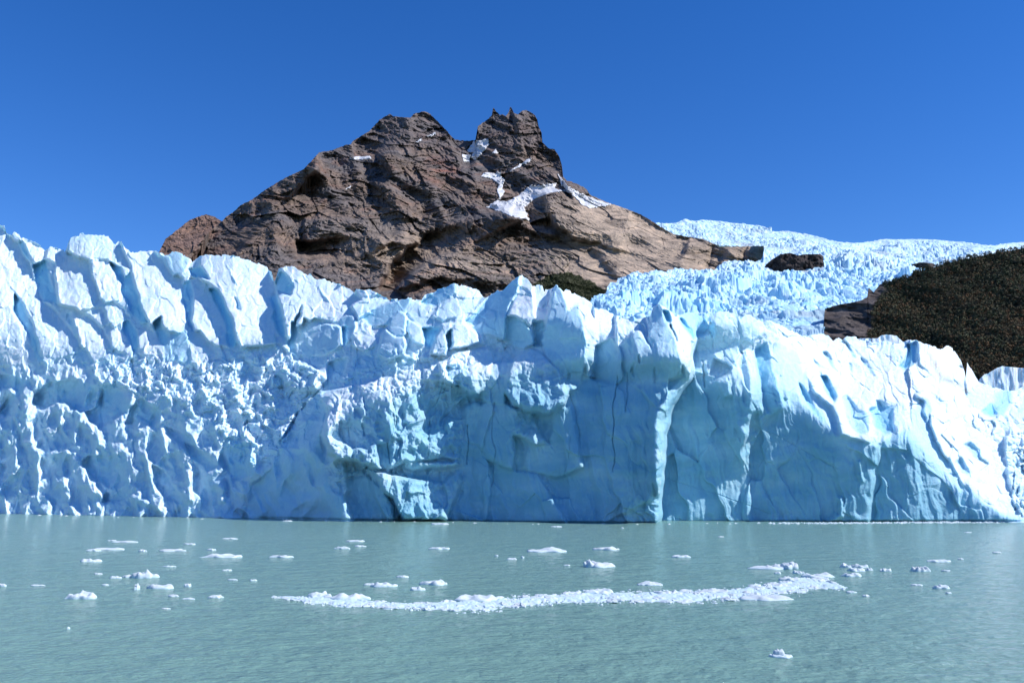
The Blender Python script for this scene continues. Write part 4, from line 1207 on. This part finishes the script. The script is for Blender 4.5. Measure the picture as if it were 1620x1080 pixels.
FL = [
    (177, 855, 15, 2, 'tiny flat floe just left of the farthest long floe at left'), (198, 857, 40, 2.5, 'thin flat floe farthest out on the left side'),
    (147, 871, 24, 4, 'small low floe joined to the left end of a long thin floe'), (173, 869, 50, 3.5, 'long thin white floe on the left, above a short blunt one'),
    (225, 872, 13, 4, 'small rounded floe between the two long left floes'), (273, 871, 42, 4, 'flat white floe with a straight top, left of centre'),
    (301, 861, 17, 3, 'small pale floe beyond the flat white floe on the left'), (363, 852, 24, 2.5, 'thin far floe above the largest left floe'),
    (335, 870, 14, 4, 'little pale lump right behind the largest left floe'), (350, 881, 62, 6, 'largest flat floe in the left half, smooth and rounded'),
    (142, 888, 30, 5, 'wedge shaped floe alone at far left'), (446, 881, 32, 4.5, 'smooth oval floe right of the largest left floe'),
    (269, 896, 18, 2.5, 'very thin grey floe below the flat white floe'), (358, 902, 15, 3, 'small thin floe below the largest left floe'),
    (155, 908, 12, 3, 'tiny floe left of the knobbly row'), (182, 914, 18, 4, 'leftmost low lump of the knobbly row on the left'),
    (201, 913, 14, 5, 'middle lump of the knobbly row on the left'), (228, 913, 36, 11, 'peaked knobbly floe with two points on the left'),
    (166, 925, 12, 2.5, 'tiny thin floe under the knobbly row'), (217, 932, 7, 10, 'small upright ice shard beside the broad low floe'),
    (252, 930, 42, 8, 'broad low floe with an uneven top below the peaked floe'), (297, 927, 12, 6, 'tiny twin pointed ice lump right of the broad low floe'),
    (128, 946, 44, 11, 'whale shaped smooth floe nearest to the left side'), (275, 943, 15, 4, 'small thin floe left of the pale faint floe'),
    (341, 945, 24, 5, 'faint pale floe between whale shaped floe and ice band'), (298, 947, 20, 2.5, 'thin waterlogged floe among the near left floes'),
    (3, 927, 12, 6, 'small floe cut by the left edge of the view'), (60, 926, 20, 2.5, 'faint waterlogged sliver near the left edge'),
    (368, 917, 16, 2.5, 'faint thin floe above the pale faint floe'), (400, 918, 12, 3, 'tiny floe left of the ice band tip'),
    (563, 856, 30, 3, 'thin far floe left of the middle'), (541, 868, 23, 5, 'small humped floe with a point left of the middle'),
    (569, 864, 20, 2.5, 'thin sliver between two small floes left of the middle'), (696, 868, 29, 4, 'flat floe with a tiny point near the middle'),
    (636, 913, 18, 4.5, 'small floe above the two oval floes in the middle'), (584, 925, 16, 4, 'small flat floe touching the left oval floe'),
    (606, 927, 40, 6.5, 'left of the two oval floes behind the band'), (688, 924, 44, 7.5, 'right one of the two oval floes behind the band'),
    (660, 933, 20, 6, 'small ragged floe between the two oval floes and the band'), (786, 879, 6, 3, 'tiny ice bit near the middle of the lake'),
    (809, 885, 14, 4, 'small floe left of the big white floes in the middle'), (827, 882, 5, 4, 'tiny speck of ice beside the long middle floe'), 
    (866, 872, 60, 5.5, 'long flat floe with raised middle in the centre'), (961, 869, 42, 5, 'evenly thick flat floe right of centre'),
    (1077, 881, 24, 4.5, 'small oval floe alone right of centre'), (897, 894, 10, 2, 'tiny sliver left of the humped floe'),
    (1029, 925, 38, 5.5, 'oval floe just behind the band right of centre'), (880, 833, 15, 2, 'tiny far floe under the ice cliff in the middle'),
    (985, 835, 5, 2, 'tiny far speck under the ice cliff right of the middle'), (1140, 849, 8, 2, 'tiny far sliver in front of the smooth cliff'),
    (1338, 897, 20, 7, 'leftmost floe of the small cluster on the right'), (1361, 897, 26, 6, 'topmost smooth floe of the small cluster on the right'),
    (1355, 903, 24, 6, 'middle floe of the small cluster on the right'), (1348, 911, 30, 7, 'nearest and widest floe of the small right cluster'),
    (1375, 902, 11, 5, 'smallest floe at the right end of the small cluster'), (1402, 903, 18, 5.5, 'rounded floe right of the small cluster'),
    (1456, 903, 24, 8, 'small floe with a pointed hump at far right'), (1486, 888, 34, 5, 'long thin floe with spread tips at far right'),
    (1497, 903, 13, 3, 'tiny floe right of the pointed one'), (1451, 926, 16, 4, 'small pair shaped floe near the right edge'),
    (1489, 930, 28, 6, 'two humped floe nearest on the far right'), (1500, 938, 10, 3, 'tiny floe below the two humped one'),
    (1370, 943, 12, 4, 'small floe alone below the cluster at right'), (1347, 937, 14, 4, 'small pale floe off the right tip of the band'),
    (1577, 874, 14, 2.5, 'tiny far floe near the right edge'), (1520, 884, 10, 2, 'faint sliver beyond the long thin right floe'),
    (1531, 842, 10, 1.6, 'faint far sliver under the right cliff'), (1230, 907, 10, 4, 'small floe between slab and band tip'),
    (455, 824, 15, 1.8, 'pale ice bit afloat at the cliff foot left of centre'), (697, 829, 26, 3, 'bright ice bit afloat at the cliff foot, middle'),
    (108, 994, 5, 4, 'tiny speck of ice alone on near water at left'), (262, 963, 12, 3, 'faint thin floe on near water at left'),
    (1265, 907, 18, 6, 'small ragged floe at the upper tip of the ice band'),
]
for e in FL:
    floe(e[0], e[1], e[2], e[3], e[4], group='ice floes drifting on the lake', flat=.35 if e[3] < 5 else .6)

# the large shaped pieces
def joined(name, lab, x, y, pieces, group, seed):
    X, Y = water_point(x, y)
    s = Y / F
    VV = []; QQ = []; n0 = 0
    for k, (dx, dyw, dz, w, d, h, fl, rg) in enumerate(pieces):
        V, q = ice_mesh(name, w * s, d * s, h * s * .6, seed + k * 2.7, fl, rg)
        V = V + np.array([dx * s, dyw * s, dz * s * .6])
        VV.append(V); QQ.append(q + n0); n0 += len(V)
    V = np.concatenate(VV); q = np.concatenate(QQ)
    fr = np.clip(.5 - V[:, 2] / (8 * s), 0, .6)
    o = mesh_np(name, V, q, M_FLOE, attrs={'blue_tint': fr, 'dirt': fr * 0})
    o.location = (X, Y, 0)
    tag(o, lab, 'ice floe', group)

joined('ice_floe', 'thick humped floe with a steep left end in the middle of the lake', 948, 896, [(0, 0, 0, 52, 40, 8, .5, .3), (-12, 0, 3, 26, 24, 10, .4, .3), (8, 4, 2, 30, 24, 6, .4, .3)], 'ice floes drifting on the lake', 3)
joined('ice_floe', 'largest slab floe with a tall block at its right end', 1228, 899, [(-5, 0, 0, 68, 40, 6, .4, .25), (20, 0, 3, 26, 30, 12, .3, .25), (2, 2, 2, 30, 20, 7, .4, .3)], 'ice floes drifting on the lake', 7)
joined('ice_floe', 'nearest floe, a small cap of ice above a glassy submerged foot', 1232, 1038, [(3, 0, 0, 30, 26, 6, .5, .3), (0, 0, 7, 15, 14, 9, .4, .3), (10, 0, 0, 18, 16, 4, .4, .3), (-8, 0, 1, 16, 12, 5, .4, .3)], 'ice floes drifting on the lake', 11)

# brash ice band
BAND = [(432, 944, 2), (460, 946, 3), (490, 949, 7), (530, 951, 10), (570, 953, 10), (620, 957, 7), (680, 959, 8), (730, 959, 12), (780, 956, 13), (840, 949, 12), (900, 946, 11),
        (950, 944, 13), (1000, 944, 12), (1060, 944, 13), (1120, 942, 13), (1180, 938, 15), (1230, 932, 17), (1270, 924, 19), (1300, 922, 15), (1325, 928, 7), (1336, 930, 3)]


def build_band():
    b = np.array(BAND, float); b[:, 2] *= .82
    cols = []
    rng = np.random.default_rng(21)
    protos = []
    for k in range(9):
        V, q = ice_mesh('ice_chunk', 1, .7, .22 + .12 * rng.random(), 31 + k * 3.3, .7, .5)
        fr = np.clip(.35 - V[:, 2] * 2, 0, .5)
        o = mesh_np('ice_chunk', V, q, M_FLOE, attrs={'blue_tint': fr, 'dirt': fr * 0})
        protos.append(o.data)
        bpy.data.objects.remove(o)
    # recognisable larger slabs in the band
    slabs = [(505, 944, 36, 9, 'arched ice piece at the left end of the band'), (552, 947, 62, 10, 'jagged pale slab near the left end of the band'), (752, 949, 66, 9, 'thick slab with a flat snout on top of the band, left of middle'),
             (948, 938, 44, 7, 'white slab raised on the back edge of the band, middle'), (1062, 938, 26, 5, 'small raised slab on the band right of the middle'),
             (1210, 947, 74, 7, 'long smooth slab along the front edge of the band'), (1292, 912, 46, 7, 'flat topped slab at the upper right tip of the band'),
             (1250, 918, 30, 7, 'upright rough slab on the back edge near the right tip'), (1130, 936, 44, 5, 'low slab lying on the back edge of the band at right')]
    for x, y, w, h, lab in slabs:
        floe(x, y, w, h, lab, group='slabs frozen into the drifting ice band', flat=.6)
    k = 0
    for i in range(250):
        x = rng.uniform(436, 1332)
        yc = np.interp(x, b[:, 0], b[:, 1]); hw = np.interp(x, b[:, 0], b[:, 2]) * .85
        if rng.random() > (hw / 14) + .25: 
            x = rng.uniform(700, 1320); yc = np.interp(x, b[:, 0], b[:, 1]); hw = np.interp(x, b[:, 0], b[:, 2]) * .85
        y = yc + rng.uniform(-1, 1) * hw
        X, Y = water_point(x, y); s = Y / F
        w = rng.uniform(9, 30) * s * (.6 + .4 * hw / 14)
        o = bpy.data.objects.new('ice_chunk', protos[int(rng.integers(9))])
        S.collection.objects.link(o)
        o.location = (X, Y, 0)
        o.scale = (w, w * rng.uniform(.6, 1.1), w * rng.uniform(.18, .45))
        o.rotation_euler = (rng.uniform(-.08, .08), rng.uniform(-.08, .08), rng.uniform(0, 6.28))
        where = 'left tail' if x < 700 else 'middle' if x < 1080 else 'broad right end'
        size = 'small' if w < 1.1 else 'larger'
        tag(o, '%s white ice chunk packed into the %s of the long drifting band' % (size, where), 'ice chunk', 'ice chunks of the drifting band')
    # slush between them: one low ragged crust
    nx_, ny_ = 1500, 60
    bx = np.linspace(428, 1342, nx_)
    tt = np.linspace(-1.25, 1.25, ny_)[:, None]
    GX = np.repeat(bx[None], ny_, 0) + 3 * tt
    GY = np.interp(GX, b[:, 0], b[:, 1]) + tt * np.interp(GX, b[:, 0], b[:, 2])
    wxy = np.array(water_point(GX, GY))
    X_, Y_ = wxy[0], wxy[1]
    edge = 1 - np.abs(tt) - .35 + .55 * noise(X_ / 2.2, Y_ / 5, 0, 221) + .3 * noise(X_ / .7, Y_ / 1.6, 0, 222)
    edge = edge * smooth01((GX - 428) / 30) * smooth01((1342 - GX) / 14)
    cc = cells(X_ / .9, Y_ / 2.0, 223)
    hz = .13 * smooth01(edge * 3) * (.35 + .9 * cc[2] + .5 * noise(X_ / .35, Y_ / .6, 0, 224)) + .10 * smooth01(edge * 2) * np.clip(noise(X_ / 2.5, Y_ / 5, 0, 225) + .3, 0, 1)
    hz = np.where(edge > 0, np.maximum(hz, .01), -.04)
    Vs = np.stack([X_, Y_, hz], -1).reshape(-1, 3)
    Vs, qs, _ = compact(Vs, grid_quads(ny_, nx_, edge > -.12))
    o = mesh_np('slush', Vs, qs, M_FLOE, attrs={'blue_tint': np.full(len(Vs), .45), 'dirt': np.zeros(len(Vs))})
    tag(o, 'low crust of grey white slush under the drifting ice chunks', 'slush', kind='stuff')
    VV = []; QQ = []; n0 = 0
    for i in range(1700):
        x = rng.uniform(430, 1338)
        yc = np.interp(x, b[:, 0], b[:, 1]); hw = np.interp(x, b[:, 0], b[:, 2])
        y = yc + np.clip(rng.normal() * .5, -1.15, 1.15) * hw
        X, Y = water_point(x, y); s = Y / F
        w = rng.uniform(2.0, 8) * s
        m = 7
        a = np.linspace(0, 2 * np.pi, m, endpoint=False) + rng.uniform(0, 1)
        rr = w * .5 * rng.uniform(.6, 1.2, m)
        h = w * rng.uniform(.08, .25)
        low = np.stack([X + np.cos(a) * rr, Y + np.sin(a) * rr * 1.3, np.full(m, -.03)], 1)
        up = np.stack([X + np.cos(a) * rr * .7 + rng.normal() * w * .05, Y + np.sin(a) * rr * .9, h * rng.uniform(.5, 1.1, m)], 1)
        VV += [low, up, np.array([[X, Y, h * 1.05]])]
        for j in range(m):
            j2 = (j + 1) % m
            QQ.append((n0 + j, n0 + j2, n0 + m + j2, n0 + m + j))
            QQ.append((n0 + m + j, n0 + m + j2, n0 + 2 * m, n0 + 2 * m))
        n0 += 2 * m + 1
    V = np.concatenate(VV)
    Q = np.array(QQ)
    tri = Q[1::2][:, :3]; quad = Q[0::2]
    T = np.concatenate([quad[:, [0, 1, 2]], quad[:, [0, 2, 3]], tri])
    o = mesh_np('brash_ice', V, T, M_FLOE, smooth=False, attrs={'blue_tint': np.full(len(V), .15), 'dirt': np.zeros(len(V))})
    tag(o, 'fine crushed ice filling the long curved drifting band', 'brash ice', kind='stuff')
    # thin line of ice crumbs along the foot of the right cliff
    VV = []; T = []; n0 = 0
    for i in range(420):
        x = rng.choice([rng.uniform(1215, 1640), rng.uniform(1290, 1560), rng.uniform(0, 1640)], p=[.6, .3, .1])
        y = np.interp(x, WLX, WLY) + rng.uniform(.5, 2.6)
        X, Y = water_point(x, y); s = Y / F
        w = rng.uniform(1.5, 7) * s
        m = 6
        a = np.linspace(0, 2 * np.pi, m, endpoint=False)
        rr = w * .5 * rng.uniform(.6, 1.2, m)
        low = np.stack([X + np.cos(a) * rr * 1.4, Y + np.sin(a) * rr, np.full(m, -.03)], 1)
        VV += [low, np.array([[X, Y, rng.uniform(.12, .35)]])]
        T += [(n0 + j, n0 + (j + 1) % m, n0 + m) for j in range(m)]
        n0 += m + 1
    V = np.concatenate(VV)
    o = mesh_np('brash_ice', V, np.array(T), M_FLOE, smooth=False, attrs={'blue_tint': np.full(len(V), .1), 'dirt': np.zeros(len(V))})
    tag(o, 'thin broken line of ice crumbs along the foot of the right cliff', 'brash ice', kind='stuff')


build_band()
